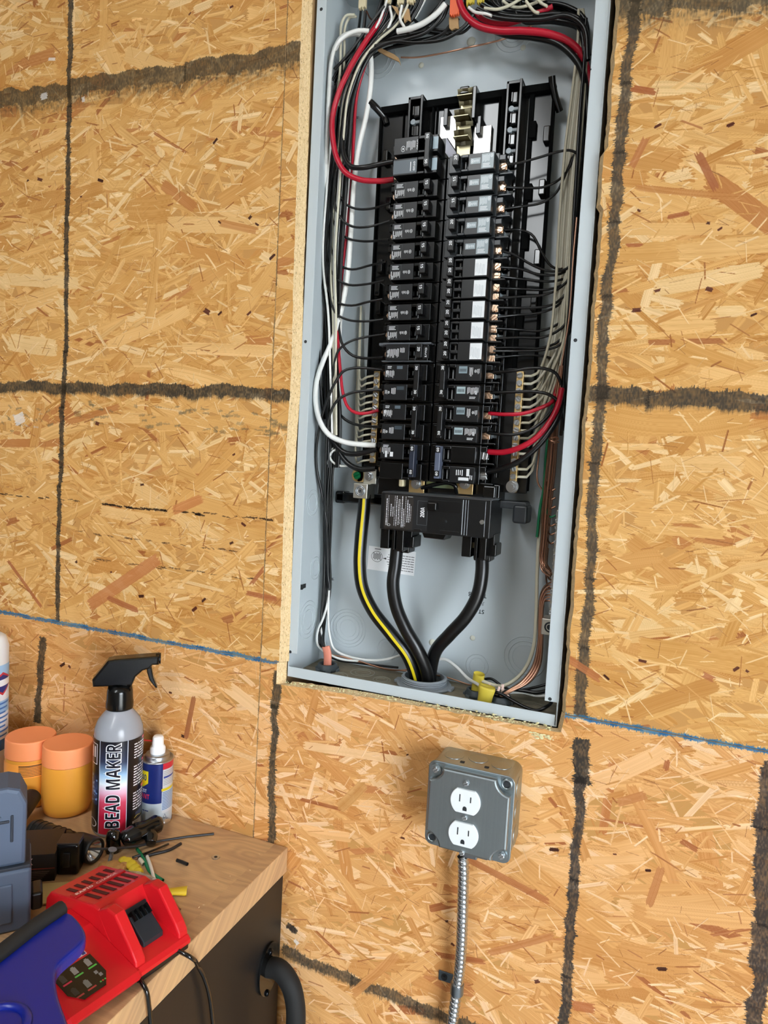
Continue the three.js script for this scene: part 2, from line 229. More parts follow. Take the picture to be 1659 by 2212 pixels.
// the sawn outline of the opening, from pixels on the wall face; ragged
const OX0 = -0.0096, OX1 = 0.3716, OYB = -0.0035;
const cutL = [], cutR = [], cutB = []; reseed(5);
const leftPix = [[650, 60], [646, 220], [640, 420], [634, 600], [630, 760], [626, 860], [618, 960], [614, 1060], [610, 1200], [606, 1330], [603, 1424]];
const lx = (y) => { let b = leftPix.map(([u, v]) => P(u, v, 0)); if (y >= b[0].y) return b[0].x; for (let i = 0; i < b.length - 1; i++) if (y <= b[i].y && y >= b[i + 1].y) { const f = (b[i].y - y) / (b[i].y - b[i + 1].y); return b[i].x + (b[i + 1].x - b[i].x) * f; } return b[b.length - 1].x; };
for (let y = 0.948; y > SY + 0.002; y -= 0.006) { cutL.push([lx(y) + (n1(y * 300) - 0.5) * 0.0012, y]); cutR.push([OX1 + (n1(y * 260 + 77) - 0.5) * 0.0018 + (n1(y * 30) - 0.5) * 0.002 - (y > 0.6 && y < 0.66 ? 0.003 : 0), y]); }
cutL.push([lx(SY), SY + 0.0007]); cutR.push([OX1, SY + 0.0007]);
const by = (x) => 0.0062 + 0.0078 * Math.sin(Math.min(1, Math.max(0, (x + 0.01) / 0.3)) * Math.PI * 0.55);
for (let x = OX0; x < OX1; x += 0.006) cutB.push([x, by(x) - 0.0012 + (n1(x * 330 + 11) - 0.5) * 0.002]);
const osbUL = new Osb(TX0, SY, SX - TX0, TY1 - SY, PPM, 11), osbUR = new Osb(SX, SY, TX1 - SX, TY1 - SY, PPM, 23), osbLL = new Osb(TX0, TY0, SX - TX0, SY - TY0, PPM, 37, [1.015, 0.99, 1.03]), osbLR = new Osb(SX, TY0, TX1 - SX, SY - TY0, PPM, 53, [1.02, 0.995, 1.05]);
for (const o of [osbUL, osbUR, osbLL, osbLR]) { reseed(71); marks(o); o.mat = o.material(); }
const G = 0.0004;
sheet([[TX0, SY + G], [SX - G, SY + G], [SX - G, TY1], [TX0, TY1]], osbUL);
const bend = (x, y) => { if (x > -0.026 && x < 0.006) return [x + 0.0088, y]; if (x > 0.36 && x < 0.378) return [x - 0.0052, y]; if (x > -0.02 && x < 0.375 && y < 0.018 && y > -0.02) return [x, Math.min(0.0132, y + 0.003)]; return [x, y]; };
sheet([[SX + G, SY + G], ...cutL.slice().reverse().map((q) => q), ...[], ...cutR, [TX1, SY + G], [TX1, TY1 + 0.03], [SX + G, TY1 + 0.03]].filter((q, i, a) => true), osbUR, bend);
sheet([[TX0, TY0], [SX - G, TY0], [SX - G, SY - G], [TX0, SY - G]], osbLL);
sheet([[SX + G, TY0], [TX1, TY0], [TX1, SY - G], [OX1, SY - G], ...cutB.slice().reverse(), [OX0, SY - G], [SX + G, SY - G]], osbLR, (x, y) => (Math.abs(y - SY) < 0.004 && (x < -0.02 || x > 0.375)) ? [x, y] : bend(x, y));
const osbWide = new Osb(0, 0, 1.0, 1.0, 1000, 91); osbWide.mat = osbWide.material(); for (const t of [osbWide.mat.map, osbWide.mat.bumpMap]) t.wrapS = t.wrapT = THREE.RepeatWrapping;
sheet([[LX, FLOOR], [TX0 - 2 * G, FLOOR], [TX0 - 2 * G, CEIL], [LX, CEIL]], osbWide);
sheet([[TX1 + 2 * G, FLOOR], [RX, FLOOR], [RX, CEIL], [TX1 + 2 * G, CEIL]], osbWide);
sheet([[TX0, FLOOR], [TX1, FLOOR], [TX1, TY0 - 2 * G], [TX0, TY0 - 2 * G]], osbWide);
sheet([[TX0, TY1 + 0.032], [TX1, TY1 + 0.032], [TX1, CEIL], [TX0, CEIL]], osbWide);
const studMat = std(0xb08d62, 0.85), outerMat = std(0x6f6a60, 0.9);
part(wall, 'sheathing', box(LX, RX, FLOOR, CEIL, -0.19, -0.16), outerMat);
for (const x of [-0.019, 0.39, -0.42, 0.80]) part(wall, 'stud', box(x - 0.019 - (x === -0.019 ? 0.012 : 0), x + 0.013, FLOOR, CEIL, -0.155, -TH - 0.001), studMat);

// ---------------------------------------------------------------- breaker panel: steel enclosure
const M = {
  enamel: std(0xbac3c7, 0.3, 0, { specularIntensity: 0.7 }), enamelDark: std(0x22262a, 0.7), black: std(0x0b0c0d, 0.2), blackSoft: std(0x101112, 0.34), gap: std(0x070808, 0.85, 0, { specularIntensity: 0.2 }), blackGloss: std(0x0a0b0c, 0.14, 0, { clearcoat: 0.4, clearcoatRoughness: 0.1 }),
  handle: std(0x0a0a0b, 0.34), tray: std(0x0d0f10, 0.16), copper: std(0xd8a88e, 0.3, 1), copperScrew: std(0xf0cfb4, 0.25, 1), copperDark: std(0xa07862, 0.34, 1), brass: std(0xd6b983, 0.38, 1), zinc: std(0xc8ccd0, 0.28, 1), steel: std(0xb4b9be, 0.35, 1), alu: std(0xd4d2c8, 0.42, 1), tin: std(0xf0f0ee, 0.3, 1), bronze: std(0x9c9478, 0.3, 1),
  wBlack: std(0x0b0b0c, 0.33), wRed: std(0xb3102a, 0.36), wWhite: std(0xe6e6e2, 0.42), wCream: std(0xcfcab4, 0.48), wCream2: std(0xdedac8, 0.45), wCream3: std(0xb9b49e, 0.5), wGreen: std(0x16764c, 0.4), sheath: std(0xd8c9a4, 0.6), paper: std(0xb28f64, 0.85), sheathYellow: std(0xcdb840, 0.5), sheathOrange: std(0xe4663a, 0.5), salmon: std(0xe08a72, 0.55), pvc: std(0x8b9298, 0.5), foam: std(0xdcd3a4, 0.9), yellowStripe: std(0xd6c018, 0.38), greenScrew: std(0x0a6b3e, 0.3, 0.6), white: std(0xeff1f2, 0.35),
};
const ZR = -0.012, ZB = -0.1085, EW = 0.362, EY0 = 0.0144, EY1 = 0.938;
const enc = thing('electrical_enclosure', 'deep grey steel breaker panel box set in the wall with its cover off', 'panel box');
function shellPath(pts, t) {                              // a bent sheet: polyline in x, z given its thickness
  const n = pts.length, inn = [];
  for (let i = 0; i < n; i++) { const a = pts[Math.max(0, i - 1)], b = pts[Math.min(n - 1, i + 1)]; const dx = b[0] - a[0], dz = b[1] - a[1], l = Math.hypot(dx, dz); inn.push([pts[i][0] - dz / l * t, pts[i][1] + dx / l * t]); }
  return [...pts, ...inn.reverse()];
}
function arcPts(cx, cz, r, a0, a1, n) { const o = []; for (let i = 0; i <= n; i++) { const a = a0 + (a1 - a0) * i / n; o.push([cx + r * Math.cos(a), cz + r * Math.sin(a)]); } return o; }
function upright(outline, y0, y1) { const s = new THREE.Shape(outline.map(([x, z]) => new THREE.Vector2(x, -z))); const g = new THREE.ExtrudeGeometry(s, { depth: y1 - y0, bevelEnabled: false, steps: 1 }); g.rotateX(-Math.PI / 2); g.translate(0, y0, 0); return g; }
{
  const R = 0.013, T = 0.0014, zb = ZB - T;
  const path = [[0.0004, ZR], ...arcPts(R, zb + R, R, Math.PI, Math.PI * 1.5, 8), ...arcPts(EW - R, zb + R, R, Math.PI * 1.5, Math.PI * 2, 8), [EW - 0.0004, ZR]];
  part(enc, 'body', toCreasedNormals(upright(shellPath(path, T), EY0, EY1), 0.6), M.enamel);
  part(enc, 'bottom_wall', box(0.001, EW - 0.001, EY0, EY0 + T, zb, ZR), M.enamel);
  part(enc, 'top_wall', box(0.001, EW - 0.001, EY1 - T, EY1, zb, ZR), M.enamel);
  part(enc, 'flange', rbox(0, 0.0138, 0.047, EY1, ZR - T, ZR, 0.0006), M.enamel); part(enc, 'flange', merge([rbox(EW - 0.0165, EW, 0.043, EY1, ZR - T, ZR, 0.0006), rbox(EW - 0.0017, EW, 0.043, EY1, ZR - 0.006, ZR + 0.0005, 0.0006)]), M.enamel);
  part(enc, 'flange', rbox(0.0005, EW - 0.003, EY0, 0.0282, ZR - T, ZR + 0.0002, 0.0006), M.enamel); part(enc, 'flange', rbox(0.0005, EW - 0.003, EY1 - 0.014, EY1, ZR - T, ZR, 0.0006), M.enamel);
  for (const [u, v] of [[694, 20], [660, 738], [627, 1408], [1243, 735], [1188, 1510], [1276, 150]]) { const q = P(u, v, ZR); part(enc, 'screw_hole', cylZ(q.x, q.y, ZR - 0.001, ZR + 0.00025, v === 150 ? 0.0009 : 0.0021, 14), M.enamelDark); }
  const dust = (() => { const W = 256, d = new Uint8Array(W * W * 4); for (let i = 0; i < W * W; i++) { const x = i % W, y = (i / W) | 0, g = n2(x * 0.05, y * 0.05) * 0.5 + n2(x * 0.3, y * 0.3) * 0.3 + NZ[(x * 31 + y * 977) & 4095] * 0.2; d[i * 4] = 104 + 46 * g; d[i * 4 + 1] = 98 + 40 * g; d[i * 4 + 2] = 82 + 34 * g; d[i * 4 + 3] = 255; } return dataTex(d, W, W, true); })();
  part(enc, 'dust', box(0.004, EW - 0.004, EY0 + T, EY0 + T + 0.0005, ZB + 0.003, ZR - 0.003), std(0xffffff, 0.95, 0, { map: dust }), 'grey brown dust on the box floor');
  const knock = (x, y, rs, n = 'knockout') => part(enc, n, merge(rs.flatMap((r, i) => [ring(x, y, ZB + 0.0002, r, 0.0006), ...(i ? [] : [cylZ(x, y, ZB - 0.0002, ZB + 0.0005, r - 0.0004, 28)])])), M.enamel);
  const kp = (u, v, rs) => { const q = P(u, v, ZB); knock(q.x, q.y, rs); };
  kp(752, 1357, [0.0125, 0.0185, 0.0235, 0.028]); kp(838, 1402, [0.0105, 0.0155]); kp(1031, 1438, [0.0105, 0.0155]); kp(1134, 1420, [0.0165, 0.022, 0.028]); kp(820, 130, [0.012, 0.018, 0.024]); kp(1110, 70, [0.012, 0.018, 0.024]); kp(960, 60, [0.012, 0.018]);
  for (const [y, z, rs] of [[0.083, -0.062, [0.014, 0.021, 0.027]], [0.155, -0.078, [0.011, 0.016]], [0.83, -0.062, [0.014, 0.021]], [0.25, -0.06, [0.012, 0.018]]]) { const g = merge(rs.map((r) => ring(0, 0, 0, r, 0.0006))); g.rotateY(Math.PI / 2); g.translate(0.0018, y, z); part(enc, 'knockout', g, M.enamel); }
  for (const [x, z, r] of [[0.085, -0.075, 0.017], [0.12, -0.06, 0.012], [0.06, -0.045, 0.014], [0.245, -0.07, 0.012], [0.325, -0.06, 0.016]]) { const g = merge([ring(0, 0, 0, r, 0.0006), ring(0, 0, 0, r * 0.65, 0.0005)]); g.rotateX(Math.PI / 2); g.translate(x, EY0 + T + 0.0007, z); part(enc, 'knockout', g, std(0x8d8a7c, 0.9)); }
  for (const [u, v, r] of [[1021, 1378, 0.0036], [934, 1388, 0.005], [910, 141, 0.0038], [1018, 90, 0.006], [1130, 103, 0.0036], [719, 1251, 0.0022], [773, 254, 0.002]]) { const q = P(u, v, ZB); const g = new THREE.SphereGeometry(r, 16, 8, 0, Math.PI * 2, 0, Math.PI / 2); g.rotateX(Math.PI / 2); g.scale(1, 1, 0.45); g.translate(q.x, q.y, ZB); part(enc, 'dimple', g, r < 0.003 ? M.steel : std(0xc6c6b8, 0.4)); }
  { const q = P(657, 1271, -0.03); part(enc, 'side_screw', merge([cylX(0.0014, 0.005, q.y, -0.035, 0.0035, 14), box(0.0014, 0.0022, q.y - 0.003, q.y + 0.003, -0.05, -0.018)]), M.blackSoft); }
  // printed paper label, upside down in the box, and the ink stamp behind the right-hand cable
  const lab = canvasTex(512, 256, (k, w, h) => { k.fillStyle = '#e9eaea'; k.fillRect(0, 0, w, h); k.translate(w, h); k.rotate(Math.PI); k.fillStyle = '#777'; const dash = (x, w, n, y0) => { for (let i = 0; i < n; i++) { let q = x; const end = x + w * (0.7 + 0.3 * NZ[(i * 29 + x) & 4095]); while (q < end) { const s = 10 + 30 * NZ[(i * 41 + (q | 0)) & 4095]; k.fillRect(q, y0 + i * 26, Math.min(s, end - q), 9); q += s + 6; } } }; dash(12, 170, 7, 34); dash(230, 80, 6, 52); k.strokeStyle = '#444'; k.lineWidth = 4; k.beginPath(); k.ellipse(415, 150, 60, 56, 0, 0, 7); k.stroke(); for (let i = 0; i < 6; i++) k.strokeRect(372 + i * 15, 118 + (i % 2) * 10, 8, 60); k.fillStyle = '#333'; k.beginPath(); k.moveTo(310, 130); k.lineTo(352, 140); k.lineTo(312, 152); k.fill(); k.fillRect(375, 228, 70, 7); });
  const a = P(795, 1212, ZB), b = P(897, 1212, ZB), g = decal(b.x - a.x, 0.034); g.rotateZ(-0.03); g.translate((a.x + b.x) / 2, P(846, 1211, ZB).y, ZB + 0.0005); part(enc, 'printed_label', g, std(0xffffff, 0.5, 0, { map: lab }), 'small white paper label printed upside down');
  const st = canvasTex(256, 256, (k, w, h) => { k.fillStyle = '#bac3c7'; k.fillRect(0, 0, w, h); k.translate(w, h); k.rotate(Math.PI); k.fillStyle = '#2a3036'; k.font = 'bold 54px sans-serif'; k.fillText('ST', 20, 60); k.font = '40px sans-serif'; k.fillText('JU', 30, 130); k.font = 'bold 60px sans-serif'; k.fillText('Tu     8', 8, 220); });
  const c = P(1024, 1300, ZB), g2 = decal(0.036, 0.036); g2.translate(c.x, c.y, ZB + 0.0004); part(enc, 'ink_stamp', g2, std(0xffffff, 0.3, 0, { map: st, specularIntensity: 0.7 }));
}

// ---------------------------------------------------------------- bus frame: black plastic tray, bus bars, hook rails
const frame = thing('bus_frame', 'black plastic bus frame of the panel with bare metal bus stabs at its top', 'bus frame');
const CX = 0.1743, PITCH = 0.0252, YTOP = 0.7185, rowY = (k) => YTOP - PITCH * (k + 0.5);
{
  const f = (n, g, m, l) => part(frame, n, g, m, l), ZT = -0.090;
  f('tray', rbox(0.0635, 0.2945, 0.288, 0.7815, ZT - 0.004, ZT, 0.001), M.tray);
  f('edge_rail', rbox(0.0625, 0.0655, 0.285, 0.785, ZT - 0.004, ZT + 0.005, 0.0008), M.gap); f('edge_rail', rbox(0.2920, 0.2955, 0.285, 0.785, ZT - 0.004, ZT + 0.006, 0.0008), M.gap);
  f('top_rail', rbox(0.0635, 0.2945, 0.7765, 0.7855, ZT - 0.004, ZT + 0.008, 0.001), M.gap);
  f('inner_rail', merge([rbox(0.2640, 0.2695, 0.36, 0.782, ZT, ZT + 0.004, 0.001), ...[0.735, 0.66, 0.60, 0.545, 0.50].map((y) => rbox(0.2655, 0.2745, y - 0.012, y + 0.008, ZT, ZT + 0.006, 0.001))]), M.gap);
  f('inner_rail', merge([rbox(0.0955, 0.0975, 0.44, 0.782, ZT, ZT + 0.003, 0.0008), rbox(0.137, 0.139, 0.6, 0.782, ZT, ZT + 0.006, 0.0008), rbox(0.1425, 0.144, 0.6, 0.782, ZT, ZT + 0.004, 0.0006)]), M.gap);
  f('inner_rail', merge([rbox(0.2255, 0.2275, 0.6, 0.782, ZT, ZT + 0.006, 0.0006), rbox(0.2305, 0.2355, 0.6, 0.782, ZT, ZT + 0.012, 0.0008)]), M.gap);
  for (const [x0, x1, y1] of [[0.109, 0.130, 0.786], [0.238, 0.258, 0.7875]]) {                       // rails the breakers hook on
    f('hook_rail', merge([rbox(x0, x0 + 0.0035, 0.3, y1, ZT, ZT + 0.02, 0.0008), rbox(x1 - 0.0035, x1, 0.3, y1, ZT, ZT + 0.022, 0.0008), rbox(x0, x1, y1 - 0.004, y1, ZT, ZT + 0.02, 0.0008)]), M.black);
    for (let k = 0; k < (x0 > 0.2 ? 17 : 3); k++) { const y = 0.768 - k * PITCH; f('hook', merge([rbox(x0 + 0.0065, x1 - 0.0045, y - 0.0075, y + 0.0075, ZT + 0.004, ZT + 0.019, 0.0022), rbox(x0 + 0.0065, x0 + 0.009, y - 0.006, y + 0.006, ZT + 0.018, ZT + 0.0205, 0.0008)]), M.blackGloss); f('web', merge([rbox(x0 + 0.003, x1 - 0.004, y - 0.0145, y - 0.0105, ZT + 0.012, ZT + 0.0165, 0.0008), cylZ(x0 + 0.007, y - 0.0125, ZT + 0.012, ZT + 0.0175, 0.0034, 12)]), std(0x8c959b, 0.35)); }
  }
  for (const [u, v] of [[1182, 290], [1172, 405], [1162, 556], [1154, 655]]) { const q = P(u, v, ZT + 0.006); f('clip', rbox(q.x - 0.0045, q.x + 0.0035, q.y - 0.0095, q.y + 0.0095, ZT, ZT + 0.009, 0.0015), M.blackGloss); }
  for (const [u, v] of [[833, 340], [840, 440], [822, 575], [816, 625], [818, 665]]) { const q = P(u, v, ZT + 0.006); f('clip', rbox(q.x - 0.004, q.x + 0.004, q.y - 0.009, q.y + 0.009, ZT, ZT + 0.009, 0.0015), M.blackGloss); }
  // corner horns
  const horn = (x, y, dx) => f('horn', tube([V(x - dx * 0.010, y + 0.006, ZT + 0.016), V(x - dx * 0.003, y, ZT + 0.012), V(x + dx * 0.006, y - 0.010, ZT + 0.002), V(x + dx * 0.009, y - 0.018, ZT)], 0.0048, 16, 10), M.black);
  { const a = P(806, 226, ZT + 0.014), b = P(1192, 172, ZT + 0.014); horn(a.x + 0.006, a.y - 0.003, 1); f('horn', tube([V(b.x, b.y + 0.003, ZT + 0.016), V(b.x + 0.001, b.y - 0.006, ZT + 0.012), V(b.x + 0.005, b.y - 0.02, ZT + 0.004), V(b.x + 0.009, b.y - 0.03, ZT - 0.004)], 0.0044, 16, 10), M.black); }
  // tin plated bus plates and their stabs
  f('bus_plate', rbox(0.1495, 0.172, 0.69, 0.7625, ZT, ZT + 0.006, 0.0008), M.tin, 'bright tin plated bus bar'); f('bus_plate', rbox(0.196, 0.2185, 0.69, 0.7445, ZT, ZT + 0.006, 0.0008), M.tin, 'bright tin plated bus bar');
  f('bus_insulator', merge([rbox(0.156, 0.162, 0.747, 0.769, ZT, ZT + 0.014, 0.001), rbox(0.2, 0.2065, 0.732, 0.754, ZT, ZT + 0.014, 0.001), rbox(0.1955, 0.2005, 0.748, 0.787, ZT, ZT + 0.022, 0.001), rbox(0.176, 0.189, 0.782, 0.792, ZT, ZT + 0.016, 0.002), rbox(0.178, 0.196, 0.69, 0.705, ZT, ZT + 0.018, 0.003)]), M.black);
  const stab = (x, y) => { const g = extrudeXY([[0, 0], [0.006, 0.0015], [0.0135, 0.0005], [0.022, 0.003], [0.022, 0.0042], [0.0135, 0.0018], [0.006, 0.0028], [0, 0.0013]], 0, 0.021, 0); g.rotateX(-Math.PI / 2); g.rotateX(Math.PI / 2 - 0.9); g.rotateZ(0); return g.translate(x, y, ZT + 0.006); };
  for (const [x, y] of [[0.1745, 0.7705], [0.1715, 0.7455], [0.1725, 0.7205]]) f('bus_stab', merge([stab(x, y), rbox(x + 0.002, x + 0.02, y - 0.012, y + 0.002, ZT + 0.006, ZT + 0.0075, 0.0004), rbox(x + 0.001, x + 0.021, y + 0.006, y + 0.0075, ZT + 0.008, ZT + 0.024, 0.0004)]), M.bronze, 'bronze coloured bus stab');
  // lower crosspiece under the branch breakers
  f('crosspiece', rbox(0.098, 0.265, 0.268, 0.292, ZT - 0.004, ZT + 0.03, 0.002), M.black);
  f('foot', merge([rbox(0.025, 0.1, 0.252, 0.2665, ZT - 0.006, ZT + 0.008, 0.003), rbox(0.0245, 0.04, 0.2505, 0.268, ZT - 0.012, ZT + 0.008, 0.003)]), M.blackGloss);
  f('foot', merge([rbox(0.262, 0.298, 0.262, 0.272, ZT - 0.004, ZT + 0.02, 0.002), rbox(0.281, 0.300, 0.244, 0.268, ZT - 0.010, ZT + 0.022, 0.004)]), std(0x2a2d30, 0.4));
  f('side_plate', rbox(0.068, 0.112, 0.288, 0.44, ZT, ZT + 0.012, 0.001), M.black); f('side_plate', rbox(0.248, 0.2945, 0.282, 0.44, ZT, ZT + 0.009, 0.001), M.blackSoft);
  for (const [u, v] of [[898, 1046], [1003, 1046]]) { const q = P(u, v, -0.046); f('bus_tab', rbox(q.x - 0.0105, q.x + 0.0105, q.y - 0.013, q.y + 0.012, -0.052, -0.049, 0.0006), M.brass, 'brass coloured bus tab'); f('bolt', merge([cylZ(q.x, q.y + 0.001, -0.049, -0.0475, 0.0072, 22), new THREE.CylinderGeometry(0.0052, 0.0052, 0.004, 6).rotateX(Math.PI / 2).translate(q.x, q.y + 0.001, -0.0455), cylZ(q.x, q.y + 0.001, -0.044, -0.042, 0.0028, 14)]), M.zinc); }
  { const q = P(950, 1050, -0.046); f('bus_strap', rbox(q.x - 0.023, q.x + 0.022, q.y - 0.003, q.y + 0.006, -0.062, -0.058, 0.0006), std(0xb9cfa8, 0.4, 0.8)); f('loop_handle', tube([V(q.x - 0.026, q.y - 0.004, -0.05), V(q.x + 0.01, q.y + 0.005, -0.046), V(q.x + 0.02, q.y + 0.002, -0.046), V(q.x + 0.022, q.y - 0.008, -0.05)], 0.0028, 20, 8), M.black); }
  { const q = P(866, 1040, -0.05); f('lamp_lens', rbox(q.x - 0.0035, q.x + 0.0035, q.y - 0.007, q.y + 0.007, -0.07, -0.05, 0.002), std(0xe8d8b0, 0.3)); f('lug_block', merge([rbox(0.246, 0.262, 0.274, 0.29, -0.08, -0.048, 0.002), cylZ(0.254, 0.282, -0.048, -0.0475, 0.004, 14)]), M.blackGloss); }
}
function screwHead(parent, name, x, y, z, r, mat, slotAngle = 0.6, hex = false) {
  const gs = [hex ? new THREE.CylinderGeometry(r, r, r * 0.7, 6).rotateX(Math.PI / 2).translate(x, y, z + r * 0.35) : cylZ(x, y, z, z + r * 0.55, r, 16)];
  for (const a of [slotAngle, slotAngle + Math.PI]) { const b = rbox(-r * 0.82, r * 0.82, r * 0.12, r * 0.75, z + r * 0.4, z + r * 0.85, r * 0.12, 1); b.rotateZ(a); b.translate(x, y, 0); gs.push(b); }
  return part(parent, name, merge(gs), mat);
}
function terminalBar(name, label, u0, v0, u1, v1, n, z, bolt) {
  const a = P(u0, v0, z), b = P(u1, v1, z), t = thing(name, label, 'terminal bar'), x = (a.x + b.x) / 2;
  part(t, 'bar', rbox(x - 0.0045, x + 0.0045, b.y, a.y, z - 0.010, z, 0.0006), M.brass); const tops = [];
  const yEnd = bolt ? b.y + 0.02 : b.y + 0.004;
  for (let i = 0; i < n; i++) { const y = a.y - 0.005 - (a.y - 0.005 - yEnd) * i / (n - 1); screwHead(t, 'terminal_screw', x, y, z, 0.0036, M.zinc, 0.3 + i * 1.7); tops.push(V(x, y, z)); }
  if (bolt) part(t, 'bolt', merge([cylZ(x, b.y + 0.0075, z, z + 0.0015, 0.008, 24), new THREE.CylinderGeometry(0.0062, 0.0062, 0.005, 6).rotateX(Math.PI / 2).translate(x, b.y + 0.0075, z + 0.0035), cylZ(x, b.y + 0.0075, z + 0.005, z + 0.0085, 0.0032, 16)]), M.zinc);
  return tops;
}
const nbR = terminalBar('neutral_bar', 'brass neutral bar with a large hex bolt, right of the branch breakers', 1124, 802, 1106, 1064, 14, -0.062, true);
const nbL = terminalBar('neutral_bar', 'brass neutral bar of slotted screws half hidden left of the branch breakers', 815, 802, 804, 1000, 14, -0.062, false);

// ---------------------------------------------------------------- circuit breakers
const atlas = canvasTex(1024, 1024, (k, W, H) => {
  k.fillStyle = '#17181a'; k.fillRect(0, 0, W, H);
  const cell = (c, r, draw) => { k.save(); k.translate(c * 512, r * 128); k.beginPath(); k.rect(0, 0, 512, 128); k.clip(); draw(); k.restore(); };
  const lines = (x, y, w, h, n, col = '#d8dadc') => { k.fillStyle = col; for (let i = 0; i < n; i++) { const xx = x + w * i / n, a = NZ[(i * 37 + (x | 0)) & 4095] * 0.35, b = 1 - NZ[(i * 53 + (y | 0)) & 4095] * 0.35; k.fillRect(xx, y + h * a * 0.3, w / n * 0.45, h * (b - a * 0.3)); } };
  const rows = (x, y, w, h, n) => { k.fillStyle = '#d8dadc'; for (let i = 0; i < n; i++) k.fillRect(x, y + h * i / n, w * (0.7 + 0.3 * NZ[(i * 91) & 4095]), h / n * 0.5); };
  const circ = (x, y, r) => { k.strokeStyle = '#dfe2e4'; k.lineWidth = 4; k.beginPath(); k.arc(x, y, r, 0, 7); k.stroke(); k.fillStyle = '#dfe2e4'; k.beginPath(); k.arc(x, y, r * 0.4, 0, 7); k.fill(); };
  const turn = (s, x, y, px, a) => { k.save(); k.translate(x, y); k.rotate(a); k.font = `bold ${px}px sans-serif`; k.fillStyle = '#e4e6e8'; k.textAlign = 'center'; k.textBaseline = 'middle'; k.fillText(s, 0, 0); k.restore(); };
  // left column: outer end at the left of the cell
  cell(0, 0, () => { k.strokeStyle = '#55585c'; k.lineWidth = 2; k.strokeRect(4, 6, 130, 116); rows(24, 14, 100, 34, 3); lines(40, 58, 88, 58, 8); circ(30, 108, 12); k.fillRect(14, 58, 8, 40); lines(160, 54, 52, 28, 5); circ(232, 68, 13); });
  cell(0, 1, () => { lines(40, 30, 130, 80, 9); circ(30, 60, 12); circ(30, 92, 10); lines(180, 24, 60, 60, 4); });
  cell(0, 2, () => { rows(34, 12, 66, 26, 2); lines(16, 46, 110, 66, 9); circ(34, 62, 12); k.fillStyle = '#5b6770'; k.fillRect(150, 10, 70, 26); });
  cell(0, 3, () => { lines(96, 24, 60, 80, 4); circ(64, 66, 9); lines(18, 44, 34, 46, 3); k.fillStyle = '#3c454c'; k.fillRect(160, 14, 90, 30); });
  cell(0, 4, () => { rows(30, 12, 90, 22, 2); lines(20, 30, 110, 60, 6); k.fillStyle = '#d8dadc'; k.fillRect(60, 64, 26, 54); k.fillRect(120, 70, 40, 40); });
  cell(0, 5, () => { circ(110, 88, 22); lines(150, 28, 110, 80, 7); turn('OTUD', 280, 66, 30, Math.PI / 2); });
  cell(1, 5, () => { k.fillStyle = '#586168'; k.fillRect(4, 10, 300, 108); k.fillStyle = '#dfe2e4'; k.fillRect(205, 30, 9, 74); turn('OTUD', 250, 66, 28, Math.PI / 2); });
  // right column: outer end at the right of the cell
  cell(1, 0, () => { k.fillStyle = '#8b979c'; k.fillRect(372, 6, 134, 116); k.fillRect(248, 34, 112, 46); lines(384, 14, 80, 62, 9, '#d4dade'); circ(482, 26, 13); rows(388, 84, 100, 34, 3); circ(270, 58, 13); lines(290, 46, 60, 26, 6, '#d4dade'); });
  cell(1, 1, () => { k.fillStyle = '#dfe2e4'; k.fillRect(6, 6, 500, 116); k.fillStyle = '#8f979d'; for (let i = 0; i < 9; i++) k.fillRect(40 + i * 44, 30 + NZ[i * 7] * 20, 9, 60 + NZ[i * 11] * 20); circ(470, 20, 10); });
  cell(1, 2, () => { k.fillStyle = '#7f8f96'; k.fillRect(262, 12, 96, 58); k.fillStyle = '#20262a'; for (let i = 0; i < 5; i++) k.fillRect(272 + i * 16, 32, 8, 24); lines(384, 16, 44, 80, 4); circ(452, 52, 10); lines(470, 30, 34, 46, 3); k.fillStyle = '#b9c4c8'; k.fillRect(40, 20, 46, 50); });
  cell(1, 3, () => { k.fillStyle = '#9aabb0'; k.fillRect(250, 10, 100, 58); k.fillStyle = '#20262a'; for (let i = 0; i < 5; i++) k.fillRect(262 + i * 16, 30, 8, 24); lines(372, 12, 132, 66, 10); circ(470, 58, 13); rows(400, 92, 90, 22, 2); k.fillStyle = '#b9c4c8'; k.fillRect(34, 12, 40, 60); });
  cell(1, 4, () => { lines(300, 20, 90, 60, 4); k.fillStyle = '#d8dadc'; k.fillRect(420, 12, 34, 60); k.fillRect(330, 84, 120, 26); lines(460, 60, 40, 50, 2); });
  // handle numbers
  const nums = ['15', '20', '30', '50', '60', 'On/I'];
  nums.forEach((s, i) => { k.save(); k.translate(i * 128, 896); k.fillStyle = '#101112'; k.fillRect(0, 0, 128, 128); turn(s, 64, 64, s.length > 3 ? 48 : 84, Math.PI / 2); k.restore(); });
  nums.slice(0, 5).forEach((s, i) => { k.save(); k.translate(i * 128, 768); k.fillStyle = '#101112'; k.fillRect(0, 0, 128, 128); turn(s, 64, 64, 84, -Math.PI / 2); k.restore(); });
});
const printMat = std(0xffffff, 0.3, 0, { map: atlas });
const cellUV = (c, r) => [c * 0.5, 1 - (r + 1) / 8, (c + 1) * 0.5, 1 - r / 8];
const numUV = (i, left) => [i / 8, left ? 0 : 1 / 8, (i + 1) / 8, left ? 1 / 8 : 2 / 8];
const NUM = { 15: 0, 20: 1, 30: 2, 50: 3, 60: 4 };
const ZF = -0.034, ZS = -0.047;
